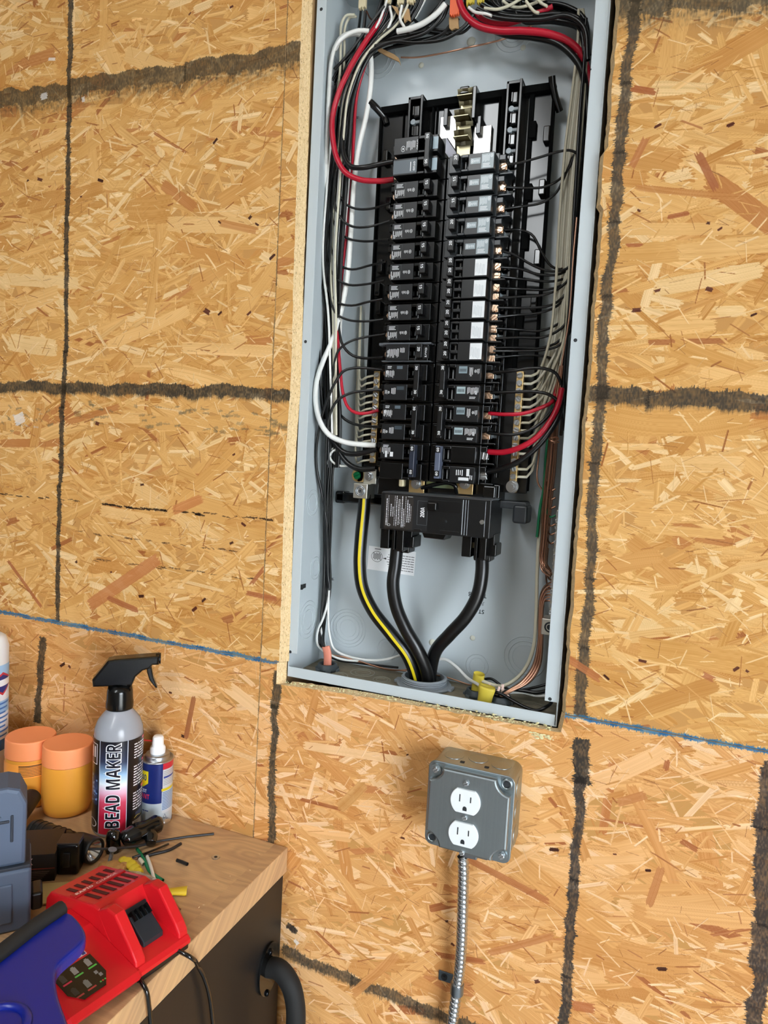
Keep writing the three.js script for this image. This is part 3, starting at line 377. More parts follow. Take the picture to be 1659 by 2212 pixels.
// d = distance from the seam between the two columns, s = -1 left column, 1 right column
function bxd(s, d0, d1, y0, y1, z0, z1, r = 0.0008) { const a = CX + s * d0, b = CX + s * d1; return rbox(Math.min(a, b), Math.max(a, b), y0, y1, z0, z1, r); }
function print(t, s, d0, d1, y0, y1, z, uv, n = 'printed_face') { const g = decal(Math.abs(d1 - d0), y1 - y0, uv); g.translate(CX + s * (d0 + d1) / 2, (y0 + y1) / 2, z + 0.00018); return part(t, n, g, printMat); }
function pole(t, s, y, o = {}) {                            // one breaker pole centred at height y
  const h = PITCH / 2 - 0.0003, zf = o.zf ?? ZF, d1 = o.d1 ?? 0.0635, b0 = y - 0.0112, b1 = y + 0.0092, m = o.mat ?? M.black;
  part(t, 'case', merge([bxd(s, 0.0008, 0.0665, y - h, y + h, -0.088, ZS), bxd(s, 0.064, s > 0 ? 0.083 : 0.074, y - h, y - h + 0.0024, -0.085, ZS - 0.004), bxd(s, 0.064, 0.074, y + h - 0.0085, y + h - 0.002, -0.085, ZS - 0.001), bxd(s, 0.0655, 0.072, y - h, y + h, -0.085, -0.06)]), m);
  part(t, 'raised_face', merge([bxd(s, 0.0315, d1, b0, b1, ZS - 0.001, zf), bxd(s, 0.0225, 0.0315, b0, b0 + 0.003, ZS, zf), bxd(s, 0.0225, 0.0315, b1 - 0.004, b1, ZS, zf), bxd(s, 0.0065, 0.0225, b0, b1, ZS - 0.001, zf - 0.0015)]), m);
  part(t, 'trip_window', merge([bxd(s, 0.0245, 0.0262, b0 + 0.004, b1 - 0.005, ZS, ZS + 0.003, 0.0004), bxd(s, 0.0285, 0.0293, b0 + 0.008, b1 - 0.007, ZS, ZS + 0.002, 0.0003)]), std(0xd6dade, 0.3));
  if (o.uv) print(t, s, s > 0 ? 0.0065 + 0.0 : d1, s > 0 ? d1 : 0.0065, b0 + 0.0004, b1 - 0.0004, zf, o.uv).position.set(0, 0, 0);
  return { b0, b1, h, zf };
}
function handle(t, s, y, num, o = {}) { const hh = o.hh ?? 0.0068, z = (o.zf ?? ZF) + (o.out ?? 0.0085); const g = bxd(s, 0.0135, 0.0215, y - hh + 0.0008, y + hh + 0.0008, ZS, z, 0.0012); const m = part(t, 'handle', g, M.handle); const n = decal(0.0074, 0.0078, numUV(NUM[num], s < 0)); n.translate(CX + s * 0.0178, y + (s < 0 ? 0.0026 : 0.0028), z + 0.00015); part(m, 'rating_number', n, printMat); return m; }
function lug(t, s, y, mat = M.copperScrew, big = false) { const x = CX + s * 0.0695; screwHead(t, 'terminal_screw', x, y, -0.0575, big ? 0.0056 : 0.0042, mat, 0.8 + y * 50, big); if (s > 0) part(t, 'terminal_plate', rbox(x - 0.0045, x + 0.0045, y - 0.0045, y + 0.0045, -0.062, -0.0578, 0.0005), mat); }
function facePrint(t, s, y, uv, zf = ZF) { const w = 0.057, g = decal(w, 0.0194, uv); g.translate(CX + s * 0.035, y - 0.001, zf + 0.0002); return g; }
const partPrint = (t, s, y, c, r, d0, d1, zf = ZF) => {      // the slice of a face print that lies between d0 and d1
  const full0 = 0.0065, full1 = 0.0635, u = cellUV(c, r); let fa, fb; if (s > 0) { fa = (d0 - full0) / (full1 - full0); fb = (d1 - full0) / (full1 - full0); } else { fa = 1 - (d1 - full0) / (full1 - full0); fb = 1 - (d0 - full0) / (full1 - full0); }
  const g = decal(d1 - d0, 0.0192, [u[0] + (u[2] - u[0]) * fa, u[1], u[0] + (u[2] - u[0]) * fb, u[3]]); g.translate(CX + s * (d0 + d1) / 2, y - 0.001, zf + 0.0002); part(t, 'printed_face', g, printMat);
};
const ordinal = ['topmost', 'second', 'third', 'fourth', 'fifth', 'sixth', 'seventh', 'lowest'];
for (let k = 2; k < 10; k++) {
  const y = rowY(k), t = thing('circuit_breaker', `black single-pole 15 amp breaker, ${ordinal[k - 2]} of eight in the left column`, 'breaker', null, 'single-pole 15 amp breakers of the left column');
  pole(t, -1, y); partPrint(t, -1, y, 0, 0, 0.032, 0.0632); handle(t, -1, y, 15); lug(t, -1, y);
}
{ const y = rowY(10), t = thing('circuit_breaker', 'single-pole 20 amp breaker with a clear grey rim below the 15 amp row', 'breaker'); pole(t, -1, y); part(t, 'rim', merge([bxd(-1, 0.003, 0.07, y + 0.0095, y + 0.0118, ZS, ZF - 0.002), bxd(-1, 0.003, 0.07, y - 0.0125, y - 0.011, ZS, ZF - 0.002), bxd(-1, 0.066, 0.0755, y + 0.0085, y + 0.012, -0.06, ZF - 0.004)]), std(0x5b5f64, 0.3)); partPrint(t, -1, y, 0, 1, 0.032, 0.0632); handle(t, -1, y, 20, { out: 0.003, hh: 0.009 }); const g = decal(0.009, 0.015, numUV(5, true)); g.translate(CX - 0.0095, y - 0.001, ZF - 0.0013); part(t, 'printed_face', g, printMat); lug(t, -1, y); }
const singles = [[1, 20, 'dusty single-pole 20 amp breaker at the head of the right column'], [2, 15, 'single-pole 15 amp breaker directly under the topmost right-hand breaker'], [3, 15, 'single-pole 15 amp breaker third down in the right column'], [4, 20, 'single-pole 20 amp breaker fourth down in the right column'], [5, 20, 'single-pole 20 amp breaker just above the white-labelled twin breakers']];
for (const [k, a, l] of singles) { const y = rowY(k), t = thing('circuit_breaker', l, 'breaker'); pole(t, 1, y, { mat: std(0x24282b, 0.26) }); partPrint(t, 1, y, 1, 0, 0.032, 0.0632); handle(t, 1, y, a); lug(t, 1, y); }
for (let k = 6; k < 11; k++) {
  const y = rowY(k), t = thing('tandem_breaker', `twin 20 amp breaker with white paper label, ${['topmost', 'second', 'third', 'fourth', 'lowest'][k - 6]} of five stacked together`, 'breaker', null, 'white-labelled twin breakers'), h = PITCH / 2 - 0.0003;
  part(t, 'case', merge([bxd(1, 0.0008, 0.0665, y - h, y + h, -0.088, ZS), bxd(1, 0.0655, 0.072, y - h, y + h, -0.085, -0.06), bxd(1, 0.066, 0.082, y - h, y - h + 0.0022, -0.08, ZS - 0.004)]), M.blackSoft);
  part(t, 'raised_face', merge([bxd(1, 0.032, 0.0635, y - 0.0118, y + 0.0112, ZS, ZF), bxd(1, 0.006, 0.0225, y - 0.0118, y + 0.0112, ZS, ZF - 0.002), bxd(1, 0.0225, 0.032, y - 0.0118, y - 0.0095, ZS, ZF), bxd(1, 0.0225, 0.032, y - 0.0025, y + 0.0015, ZS, ZF), bxd(1, 0.0225, 0.032, y + 0.0085, y + 0.0112, ZS, ZF)]), M.blackSoft);
  { const g = decal(0.0155, 0.0215, cellUV(1, 1)); const a = g.attributes.uv; for (let i = 0; i < 4; i++) a.setXY(i, a.getX(i), a.getY(i)); g.translate(CX + 0.0555, y - 0.0002, ZF + 0.0002); part(t, 'paper_label', g, printMat, 'white printed paper label'); }
  for (const e of [0.0055, -0.0062]) { handle(t, 1, y + e, 20, { hh: 0.0047, out: 0.005 }); part(t, 'trip_window', bxd(1, 0.0255, 0.0275, y + e - 0.003, y + e + 0.003, ZS, ZS + 0.003, 0.0004), std(0xd6dade, 0.3)); lug(t, 1, y + e); }
}
function twoPole(s, k, amp, label, prints, o = {}) {
  const t = thing('double_breaker', label, 'breaker'), ya = rowY(k), yb = rowY(k + 1);
  [ya, yb].forEach((y, i) => { pole(t, s, y, { zf: o.zf, mat: o.mat }); if (prints[i]) partPrint(t, s, y, prints[i][0], prints[i][1], 0.032, 0.0632, o.zf ?? ZF); lug(t, s, y - (s > 0 ? 0.001 : 0), o.screw ?? M.copperScrew, o.big); });
  const z = (o.zf ?? ZF) + 0.0085, tie = part(t, 'tie_handle', bxd(s, 0.0135, 0.0205, yb - 0.0075, ya + 0.0085, ZF - 0.006, z, 0.0012), o.hmat ?? M.handle);
  for (const y of [ya + 0.0035, yb - 0.001]) { const n = decal(0.0066, 0.0074, numUV(NUM[amp], s < 0)); n.translate(CX + s * 0.0172, y, z + 0.00015); part(tie, 'rating_number', n, printMat); }
  return t;
}
{ const t = twoPole(-1, 0, 50, 'two-pole 50 amp breaker of another make standing proud at the head of the left column', [[0, 5], [1, 5]], { zf: -0.026, mat: std(0x101112, 0.3) });
  const y = rowY(0), g = decal(0.05, 0.018); g.rotateY(Math.PI / 2); g.translate(CX - 0.0004, y, -0.064); part(t, 'side_label', g, std(0xd8d6e4, 0.4), 'white label on the end of the breaker'); for (const i of [0, 1]) { const gg = decal(0.0068, 0.0145); gg.translate(CX - 0.0095, rowY(i) - 0.001, -0.0271); part(t, 'printed_face', gg, std(0x8fa2ac, 0.3)); } }
twoPole(-1, 11, 30, 'two-pole 30 amp breaker with tied handles, upper of two in the left column', [[0, 2], [0, 3]]);
twoPole(-1, 13, 30, 'two-pole 30 amp breaker fed by a red wire in the left column', [[0, 2], [0, 3]]);
twoPole(-1, 15, 60, 'two-pole 60 amp breaker at the foot of the left column', [[0, 4], null], { hmat: std(0x2a2f3c, 0.3) });
twoPole(1, 11, 30, 'two-pole 30 amp breaker with two black wires in the right column', [[1, 2], [1, 3]]);
twoPole(1, 13, 30, 'two-pole 30 amp breaker with a red and a black wire in the right column', [[1, 2], [1, 3]]);
twoPole(1, 15, 60, 'two-pole 60 amp breaker with large slotted lugs at the foot of the right column', [null, [1, 4]], { screw: M.zinc, big: true, hmat: std(0x596072, 0.25) });

// main breaker
{
  const t = thing('main_breaker', 'wide black 200 amp main breaker above the three service cables', 'breaker'), x0 = 0.1203, x1 = 0.2645, y0 = 0.2262, y1 = 0.2745, z = -0.022;
  part(t, 'case', rbox(x0, x1, y0, y1, -0.085, z, 0.0016, 3), M.blackSoft);
  part(t, 'top_cover', rbox(x0 + 0.001, x1 + 0.0005, y1 - 0.002, y1 + 0.0006, -0.07, z - 0.0015, 0.001), std(0x4c5054, 0.5));
  part(t, 'face_ridge', merge([[0.229, 0.230], [0.2325, 0.2332], [0.2358, 0.2363], [0.2575, 0.258]].map(([a, b]) => rbox(a, b, y0 + 0.002, y1 - 0.003, z - 0.001, z + 0.0007, 0.0002))), std(0x9aa0a6, 0.3));
  part(t, 'handle_recess', merge([rbox(0.1835, 0.2275, y1 - 0.0205, y1 - 0.006, z, z + 0.0004, 0.0002), rbox(0.2015, 0.2255, y0 + 0.004, y0 + 0.0055, z, z + 0.001, 0.0003), rbox(0.167, 0.177, y0 + 0.0015, y0 + 0.0045, z, z + 0.001, 0.0003)]), M.handle);
  part(t, 'handle', rbox(0.1855, 0.1975, y1 - 0.0185, y1 - 0.0085, z - 0.001, z + 0.009, 0.0016), M.black);
  screwHead(t, 'cover_screw', 0.2545, y0 + 0.02, z, 0.0028, M.zinc); part(t, 'test_hole', cylZ(0.209, y0 + 0.017, z, z + 0.0002, 0.0014, 12), M.enamelDark);
  const tex = canvasTex(512, 512, (k, w, h) => { k.fillStyle = '#1b1c1e'; k.fillRect(0, 0, w, h); k.fillStyle = '#2a2623'; k.fillRect(0, 0, 340, h); k.fillStyle = '#d6d8da'; const L = [[22, 60, 430], [44, 10, 480], [74, 140, 330], [98, 180, 330], [120, 10, 470], [140, 10, 470], [166, 60, 450], [186, 60, 440], [206, 10, 480], [226, 200, 480], [248, 10, 470], [270, 60, 400], [292, 120, 400], [314, 150, 380]]; L.forEach(([x, a, b], i) => { let y = a; while (y < b) { const s = 8 + NZ[(i * 31 + y) & 4095] * 34; k.fillRect(x, y, i % 3 === 1 ? 4 : 9, Math.min(s, b - y)); y += s + 7; } }); k.fillRect(270, 10, 60, 5); k.strokeStyle = '#d6d8da'; k.lineWidth = 4; k.beginPath(); k.arc(60, 460, 16, 0, 7); k.stroke(); k.save(); k.translate(20, 470); k.rotate(-Math.PI / 2); k.font = 'bold 20px sans-serif'; k.fillText('SIEMENS', 0, 14); k.restore(); k.save(); k.translate(452, 230); k.rotate(-Math.PI / 2); k.fillStyle = '#f0f0f0'; k.font = 'bold 66px sans-serif'; k.textAlign = 'center'; k.fillText('200A', 0, 22); k.restore(); k.strokeStyle = '#5a5d60'; k.strokeRect(392, 60, 116, 360); });
  const g = decal(0.0585, 0.043); g.translate(x0 + 0.0055 + 0.02925, (y0 + y1) / 2 - 0.0005, z + 0.0003); part(t, 'printed_face', g, std(0xffffff, 0.4, 0, { map: tex }));
  for (const [a, b] of [[0.118, 0.157], [0.228, 0.266]]) part(t, 'lug_housing', merge([rbox(a, a + 0.012, y0 - 0.026, y0 + 0.004, -0.075, -0.032, 0.001), rbox(a + 0.015, a + 0.0195, y0 - 0.027, y0 + 0.004, -0.075, -0.034, 0.001), rbox(a + 0.0225, b - 0.006, y0 - 0.028, y0 + 0.004, -0.075, -0.03, 0.002), rbox(a + 0.011, b - 0.005, y0 - 0.032, y0 + 0.004, -0.075, -0.05, 0.002), rbox(b - 0.008, b + 0.003, y0 - 0.024, y0 - 0.008, -0.075, -0.045, 0.002), rbox(b - 0.007, b, y0 - 0.012, y0 + 0.004, -0.075, -0.045, 0.001)]), M.black);
  for (const a of [0.118, 0.228]) part(t, 'lug_screw', cylZ(a + 0.0135, y0 - 0.012, -0.05, -0.044, 0.0035, 14), M.bronze);
  part(t, 'base_tab', extrudeXY([[0.170, y0 + 0.002], [0.175, y0 - 0.008], [0.202, y0 - 0.0085], [0.207, y0 + 0.002]], -0.07, -0.04, 0.001), M.black);
}
// service neutral lug with its green bonding screw
{
  const t = thing('neutral_lug', 'aluminium neutral lug with round set screw beside a green bonding screw', 'lug'), x = 0.0795, y = 0.2725, z = -0.046;
  part(t, 'lug_body', rbox(x - 0.0102, x + 0.0102, y - 0.0105, y + 0.0095, -0.072, z, 0.001), M.alu);
  part(t, 'set_screw', merge([ring(x, y - 0.0005, z, 0.0064, 0.0011), ring(x, y - 0.0005, z - 0.0005, 0.0045, 0.0012), new THREE.RingGeometry(0.0018, 0.0034, 6).translate(x, y - 0.0005, z + 0.0004)]), M.steel); part(t, 'socket', new THREE.CircleGeometry(0.0025, 6).translate(x, y - 0.0005, z + 0.0003), M.enamelDark);
  part(t, 'mounting_tab', rbox(x - 0.0015, x + 0.0165, y + 0.0095, y + 0.029, -0.062, -0.059, 0.0006), M.alu); part(t, 'tab_bolt', merge([cylZ(x + 0.0065, y + 0.0195, -0.059, -0.0578, 0.0062, 20), new THREE.CylinderGeometry(0.005, 0.005, 0.004, 6).rotateX(Math.PI / 2).translate(x + 0.0065, y + 0.0195, -0.056), cylZ(x + 0.0065, y + 0.0195, -0.054, -0.0525, 0.0026, 12)]), M.zinc);
  part(t, 'bonding_strap', merge([rbox(x - 0.0125, x - 0.0025, y + 0.0105, y + 0.0285, -0.063, -0.061, 0.0008), cylZ(x - 0.0115, y + 0.0195, -0.063, -0.061, 0.009, 20)]), M.brass); screwHead(t, 'green_screw', x - 0.0115, y + 0.0195, -0.061, 0.0052, M.greenScrew, 0.4);
}

// ---------------------------------------------------------------- wires: each one runs through points read from the photograph, at the depth where it lies
const WL = {
  leftLoop: ['thin black wire curving into a single-pole breaker of the left column', 'black branch wires of the left column'],
  leftBundle: ['black wire in the bundle running down the left side of the panel box', 'black wires bundled down the left side'],
  leftWhiteRun: ['white wire in the bundle running down the left side of the panel box', 'white wires bundled down the left side'],
  leftNeutral: ['thin off-white wire clamped in the left neutral bar', 'off-white wires of the left neutral bar'],
  rightLoop: ['thin black wire curving from a right column breaker to the right side', 'black branch wires of the right column'],
  rightBundle: ['black wire in the bundle running down the right side of the panel box', 'black wires bundled down the right side'],
  rightNeutral: ['off-white wire rising from the right neutral bar', 'off-white wires of the right neutral bar'],
  ground: ['bare copper ground wire hanging down the right side of the box', 'bare copper ground wires'],
  groundTail: ['short bare copper loop clamped in the ground bar behind the right flange', 'copper loops at the ground bar'],
  topBlack: ['black wire sweeping across the top of the box', 'black wires across the top of the box'],
  topWhite: ['white wire among the cable ends at the top of the box', 'white wires at the top of the box'],
  topRed: ['thin red wire among the cable ends at the top of the box', 'thin red wires at the top of the box'],
};
function wire(pts, r, mat, label, group, name = 'wire', cat = 'wire', seg) { const p = pts.map(([u, v, z]) => P(u, v, z)); return solo(name, tube(p, r, seg ?? Math.max(14, p.length * 6), r > 0.006 ? 18 : 8), mat, label, cat, group); }
const run = (key, pts, r = 0.0016, mat = M.wBlack, label) => wire(pts, r, mat, label ?? WL[key][0], WL[key][1]);
const topPath = (o, z, from) => [[690 + 55 * o, 560, z], [697 + 58 * o, 420, z], [708 + 55 * o, 300, z - 0.004], [722 + 50 * o, 205, z], [754 + 44 * o, 132, z + 0.008 * (1 - o)], [786 + 50 * o, 88, z], [806 + 90 * o, 48, z], [830 + 110 * o, -30, z]].filter((q) => q[1] < from);
reseed(404);
// branch wires of the left column, terminal first
[[[[842, 440], [800, 451], [765, 450], [742, 436], [730, 405]], 0.70], [[[842, 477], [795, 490], [760, 489], [737, 472], [722, 435]], 0.55], [[[840, 518], [780, 521], [745, 512], [726, 492], [716, 450]], 0.45], [[[834, 565], [800, 573], [760, 582], [733, 572], [718, 545], [712, 500]], 0.5],
 [[[830, 606], [790, 614], [752, 615], [724, 598], [707, 560]], 0.25], [[[826, 646], [795, 652], [760, 660], [728, 652], [709, 622], [703, 570]], 0.2], [[[828, 690], [790, 694], [752, 691], [724, 675], [714, 640], [712, 590]], 0.4]].forEach(([pts, o], n) => { const z = rr(-0.066, -0.05), e = pts[pts.length - 1]; run('leftLoop', [...pts.map(([u, v], i) => [u, v, i ? z : -0.058]), ...topPath(o, z, e[1] - 45)], 0.0016, M.wBlack, `thin black wire looping into the ${ordinal[n]} 15 amp breaker of the left column`); });
run('leftLoop', [[828, 772, -0.058], [790, 774, -0.06], [760, 767, -0.06], [740, 745, -0.06], [733, 715, -0.06], [728, 670, -0.06], ...topPath(0.65, -0.06, 600)], 0.0019, M.wBlack, 'black wire looping into the single-pole 20 amp breaker of the left column');
run('leftLoop', [[832, 722, -0.058], [790, 728, -0.056], [755, 738, -0.05], [733, 755, -0.048], [722, 785, -0.05], [718, 850, -0.06], [716, 930, -0.065], [712, 1010, -0.07], [706, 1090, -0.075], [702, 1180, -0.08], [700, 1260, -0.08], [694, 1330, -0.08], [690, 1390, -0.07]], 0.0016, M.wBlack, 'thin black wire dropping from the lowest left 15 amp breaker to the box floor');
run('leftLoop', [[830, 800, -0.058], [800, 796, -0.054], [765, 795, -0.05], [742, 802, -0.046], [722, 830, -0.044], [708, 862, -0.046], [694, 905, -0.05], [684, 960, -0.055], [684, 1010, -0.06], [694, 1060, -0.066], [704, 1120, -0.07], [707, 1200, -0.078], [709, 1262, -0.08]], 0.0019, M.wBlack, 'black wire arching down from the upper left 30 amp breaker, upper pole');
run('leftLoop', [[826, 842, -0.058], [790, 844, -0.054], [755, 850, -0.05], [728, 866, -0.046], [713, 895, -0.046], [706, 945, -0.05], [703, 1010, -0.058], [702, 1080, -0.066], [704, 1160, -0.075], [709, 1240, -0.08], [712, 1275, -0.08]], 0.0019, M.wBlack, 'black wire arching down from the upper left 30 amp breaker, lower pole');
run('leftLoop', [[822, 922, -0.058], [785, 920, -0.062], [755, 912, -0.064], [735, 895, -0.066], [727, 860, -0.068], [722, 780, -0.07], [722, 690, -0.07], ...topPath(0.6, -0.07, 600)], 0.0019, M.wBlack, 'black wire into the lower pole of the lower left 30 amp breaker');
wire([[818, 886, -0.058], [795, 892, -0.056], [770, 892, -0.052], [752, 880, -0.05], [741, 850, -0.05], [735, 800, -0.052], [731, 750, -0.055], [728, 705, -0.06], [738, 600, -0.07], [752, 480, -0.074], [760, 390, -0.074], [764, 300, -0.074], [772, 200, -0.07], [800, 110, -0.07], [830, 40, -0.07]], 0.0022, M.wRed, 'slim red wire looping into the lower left 30 amp breaker', null, 'wire');
wire([[815, 970, -0.06], [775, 980, -0.06], [745, 978, -0.06], [722, 955, -0.06], [710, 910, -0.062], [705, 840, -0.066], [702, 760, -0.07], ...topPath(0.15, -0.07, 700)], 0.0036, M.wBlack, 'thick black wire into the upper lug of the left 60 amp breaker');
wire([[812, 1012, -0.06], [780, 1014, -0.06], [755, 1004, -0.062], [735, 980, -0.064], [724, 945, -0.066], [719, 890, -0.07], [714, 800, -0.074], ...topPath(0.3, -0.078, 700)], 0.0038, M.wBlack, 'thick black wire into the lower lug of the left 60 amp breaker');
wire([[850, 349, -0.056], [815, 356, -0.054], [785, 362, -0.05], [758, 360, -0.05], [744, 340, -0.052], [740, 300, -0.056], [748, 240, -0.06], [765, 180, -0.06], [795, 110, -0.06], [830, 60, -0.06], [880, 0, -0.06]], 0.0035, M.wBlack, 'thick black wire into the 50 amp breaker');
wire([[850, 388, -0.056], [815, 391, -0.05], [778, 388, -0.044], [748, 374, -0.04], [729, 345, -0.038], [719, 300, -0.036], [718, 255, -0.036], [730, 205, -0.036], [752, 155, -0.04], [776, 112, -0.046], [800, 75, -0.052], [840, 20, -0.06]], 0.0037, M.wRed, 'thick red wire bending into the 50 amp breaker');
// thick white neutral
wire([[812, 962, -0.058], [780, 960, -0.054], [745, 955, -0.05], [712, 940, -0.046], [692, 912, -0.044], [682, 870, -0.044], [684, 825, -0.046], [698, 780, -0.05], [718, 735, -0.056], [735, 680, -0.062], [750, 600, -0.066], [758, 500, -0.07], [764, 400, -0.072], [775, 320, -0.074], [791, 250, -0.074], [801, 180, -0.072], [800, 120, -0.066], [788, 82, -0.062], [765, 72, -0.056], [738, 82, -0.05], [722, 108, -0.046]], 0.0036, M.wWhite, 'thick white neutral wire arching down the left side to the neutral bar');
wire([[797, 67, -0.05], [775, 66, -0.046], [748, 76, -0.042], [726, 98, -0.04], [716, 130, -0.04], [711, 190, -0.04], [708, 260, -0.042], [705, 340, -0.05], [702, 450, -0.06], [702, 560, -0.07], [706, 680, -0.08], [712, 800, -0.085], [712, 900, -0.09]], 0.0028, M.wWhite, 'white wire arching under the cable ends at the top left corner');
// bundle down the left side
for (let i = 0; i < 15; i++) { const o = rr(0, 1), z = rr(-0.095, -0.05), e = rr(-6, 6); run('leftBundle', [[712 + 18 * o + e, 1010, z - 0.004], [712 + 22 * o + e, 900, z], [708 + 24 * o, 790, z], [703 + 34 * o, 680, z], ...topPath(o, z, 640)], rr(0.0014, 0.0018)); }
for (let i = 0; i < 7; i++) { const e = i * 2.6, z = rr(-0.085, -0.06); run('leftBundle', [[700 + e, 905, z - 0.01], [692 + e, 820, z], [688 + e, 720, z], [687 + e, 600, z], [690 + e, 470, z], [695 + e, 340, z], [702 + e, 230, z], [722 + e, 165, z], [760 + e, 120, z], [800 + e * 2, 84, z], [850 + e * 3, 40, z]], 0.0016); }
for (let i = 0; i < 14; i++) { const o = rr(0.1, 1), z = rr(-0.098, -0.05); run('leftWhiteRun', [[715 + 18 * o, 940, z], [710 + 24 * o, 800, z], [704 + 34 * o, 680, z], ...topPath(o * 0.95, z, 640)], 0.0016, i % 3 ? M.wWhite : M.wCream); }
for (let i = 0; i < 5; i++) { const x = i * 4; run('leftBundle', [[708 + x, 880 + i * 8, -0.07], [704 + x * 1.2, 960, -0.07], [702 + x, 1040, -0.074], [700 + x, 1120, -0.08], [700 + x * 0.8, 1200, -0.086], [698 + x, 1270, -0.088], [693 + x * 0.6, 1340, -0.086], [692 + x * 0.5, 1395, -0.075 + i * 0.003], [720, 1422, -0.085], [790, 1434, -0.09], [860, 1442, -0.09]], 0.0016); }
run('leftWhiteRun', [[741, 972, -0.07], [722, 972, -0.066], [712, 985, -0.068], [706, 1040, -0.08], [705, 1120, -0.088], [707, 1200, -0.09], [709, 1290, -0.088], [700, 1330, -0.08], [686, 1366, -0.074], [686, 1392, -0.07], [700, 1408, -0.066]], 0.0017, M.wWhite);
run('leftWhiteRun', [[762, 1004, -0.076], [735, 1006, -0.07], [716, 995, -0.068], [712, 975, -0.068], [724, 968, -0.07], [745, 972, -0.074]], 0.0016, M.wWhite);
run('leftWhiteRun', [[711, 1270, -0.086], [709, 1320, -0.086], [712, 1372, -0.086], [722, 1402, -0.086], [760, 1420, -0.088], [820, 1426, -0.09], [870, 1414, -0.09], [905, 1402, -0.092]], 0.0017, M.wWhite);
run('leftWhiteRun', [[692, 1352, -0.078], [700, 1388, -0.07], [712, 1412, -0.07], [738, 1424, -0.08], [775, 1428, -0.09]], 0.0016, M.wWhite);
run('ground', [[700, 1330, -0.09], [697, 1390, -0.085], [712, 1412, -0.08], [745, 1420, -0.086], [790, 1434, -0.09], [850, 1448, -0.088], [884, 1446, -0.088]], 0.0011, M.copper);
run('ground', [[775, 1428, -0.086], [830, 1444, -0.086], [880, 1450, -0.084], [960, 1462, -0.088], [1010, 1478, -0.088], [1050, 1490, -0.08]], 0.0011, M.copperDark);
// neutrals on the left bar
nbL.forEach((q, i) => { const y = q.y, a = V(q.x - 0.0045, y, -0.067), b = V(q.x - 0.017, y - 0.002, -0.068), c = V(q.x - 0.029, y - 0.005, -0.078), d = V(q.x - 0.038, y + 0.0 + (i % 3) * 0.003, -0.09), e = V(q.x - 0.043, y + 0.03, -0.098), f = V(q.x - 0.046, y + 0.1, -0.1); if (i === 11) return; solo('wire', tube([a, b, c, d, e, f], 0.0015, 26, 8), M.wCream, WL.leftNeutral[0], 'wire', WL.leftNeutral[1]); });
// branch wires of the right column
[[[[1088, 356], [1120, 352], [1165, 340], [1205, 328], [1232, 325], [1250, 335], [1254, 352], [1250, 400], [1245, 470]], -0.058], [[[1088, 404], [1130, 406], [1175, 404], [1205, 390], [1225, 370], [1240, 335], [1250, 290]], -0.058], [[[1085, 452], [1125, 446], [1170, 438], [1200, 418], [1220, 380], [1236, 340], [1248, 280]], -0.058], [[[1088, 497], [1125, 497], [1150, 508], [1170, 545], [1190, 574], [1210, 582], [1228, 572], [1240, 545], [1248, 500]], -0.058], [[[1080, 541], [1110, 550], [1145, 570], [1175, 583], [1205, 586], [1230, 576], [1242, 540]], -0.058], [[[1078, 577], [1120, 580], [1160, 592], [1200, 594], [1228, 582], [1242, 550]], -0.058], [[[1076, 597], [1120, 602], [1165, 607], [1200, 607], [1230, 595], [1242, 560]], -0.058], [[[1074, 622], [1120, 624], [1175, 626], [1210, 618], [1234, 596], [1242, 560]], -0.058], [[[1078, 644], [1120, 641], [1170, 638], [1205, 625], [1230, 600], [1240, 560]], -0.058], [[[1074, 664], [1120, 665], [1165, 664], [1200, 655], [1226, 628], [1238, 590]], -0.058], [[[1074, 685], [1120, 680], [1165, 676], [1205, 660], [1228, 630], [1240, 590]], -0.058], [[[1070, 709], [1120, 712], [1165, 715], [1205, 700], [1228, 670], [1238, 620]], -0.058], [[[1070, 731], [1120, 729], [1170, 729], [1205, 715], [1228, 690], [1238, 640]], -0.058], [[[1066, 751], [1120, 751], [1160, 753], [1200, 742], [1226, 715], [1238, 680]], -0.058], [[[1066, 758], [1120, 758], [1165, 757], [1205, 748], [1230, 720], [1240, 690]], -0.05], [[[1070, 772], [1120, 768], [1160, 768], [1190, 774], [1210, 790], [1218, 815], [1222, 840]], -0.058]].forEach(([pts, z0], i) => {
  const n = pts.length; run('rightLoop', [...pts.map(([u, v], j) => [u, v, j === 0 ? z0 : z0 - 0.002 - 0.012 * Math.min(1, j / (n - 2)) - (i % 4) * 0.004]), ...(i < 1 || i === 15 ? [[pts[n - 1][0] - 2, pts[n - 1][1] + 90, -0.07]] : [[1252 + (i % 5) * 2, Math.max(60, pts[n - 1][1] - 130), -0.08], [1262, 120, -0.078], [1262 - (i % 4) * 5, 50, -0.07]])], 0.0016, M.wBlack, i < 5 ? `thin black wire from the ${['topmost', 'second', 'third', 'fourth', 'fifth'][i]} single-pole breaker of the right column` : `thin black wire from the ${['topmost', 'second', 'third', 'fourth', 'lowest'][Math.min(4, (i - 5) >> 1)]} white-labelled twin breaker, ${i === 15 ? 'lowest' : i === 14 ? 'middle' : (i - 5) % 2 ? 'lower' : 'upper'} terminal`); });
wire([[1054, 804, -0.056], [1076, 804, -0.054], [1110, 801, -0.05], [1140, 796, -0.05], [1175, 796, -0.05], [1200, 806, -0.054], [1212, 830, -0.06], [1214, 870, -0.07]], 0.002, M.wBlack, 'black wire into the upper pole of the upper right 30 amp breaker', null);
wire([[1060, 848, -0.056], [1100, 847, -0.052], [1150, 846, -0.05], [1185, 852, -0.05], [1206, 868, -0.054], [1214, 900, -0.06], [1212, 940, -0.07]], 0.002, M.wBlack, 'black wire into the lower pole of the upper right 30 amp breaker', null);
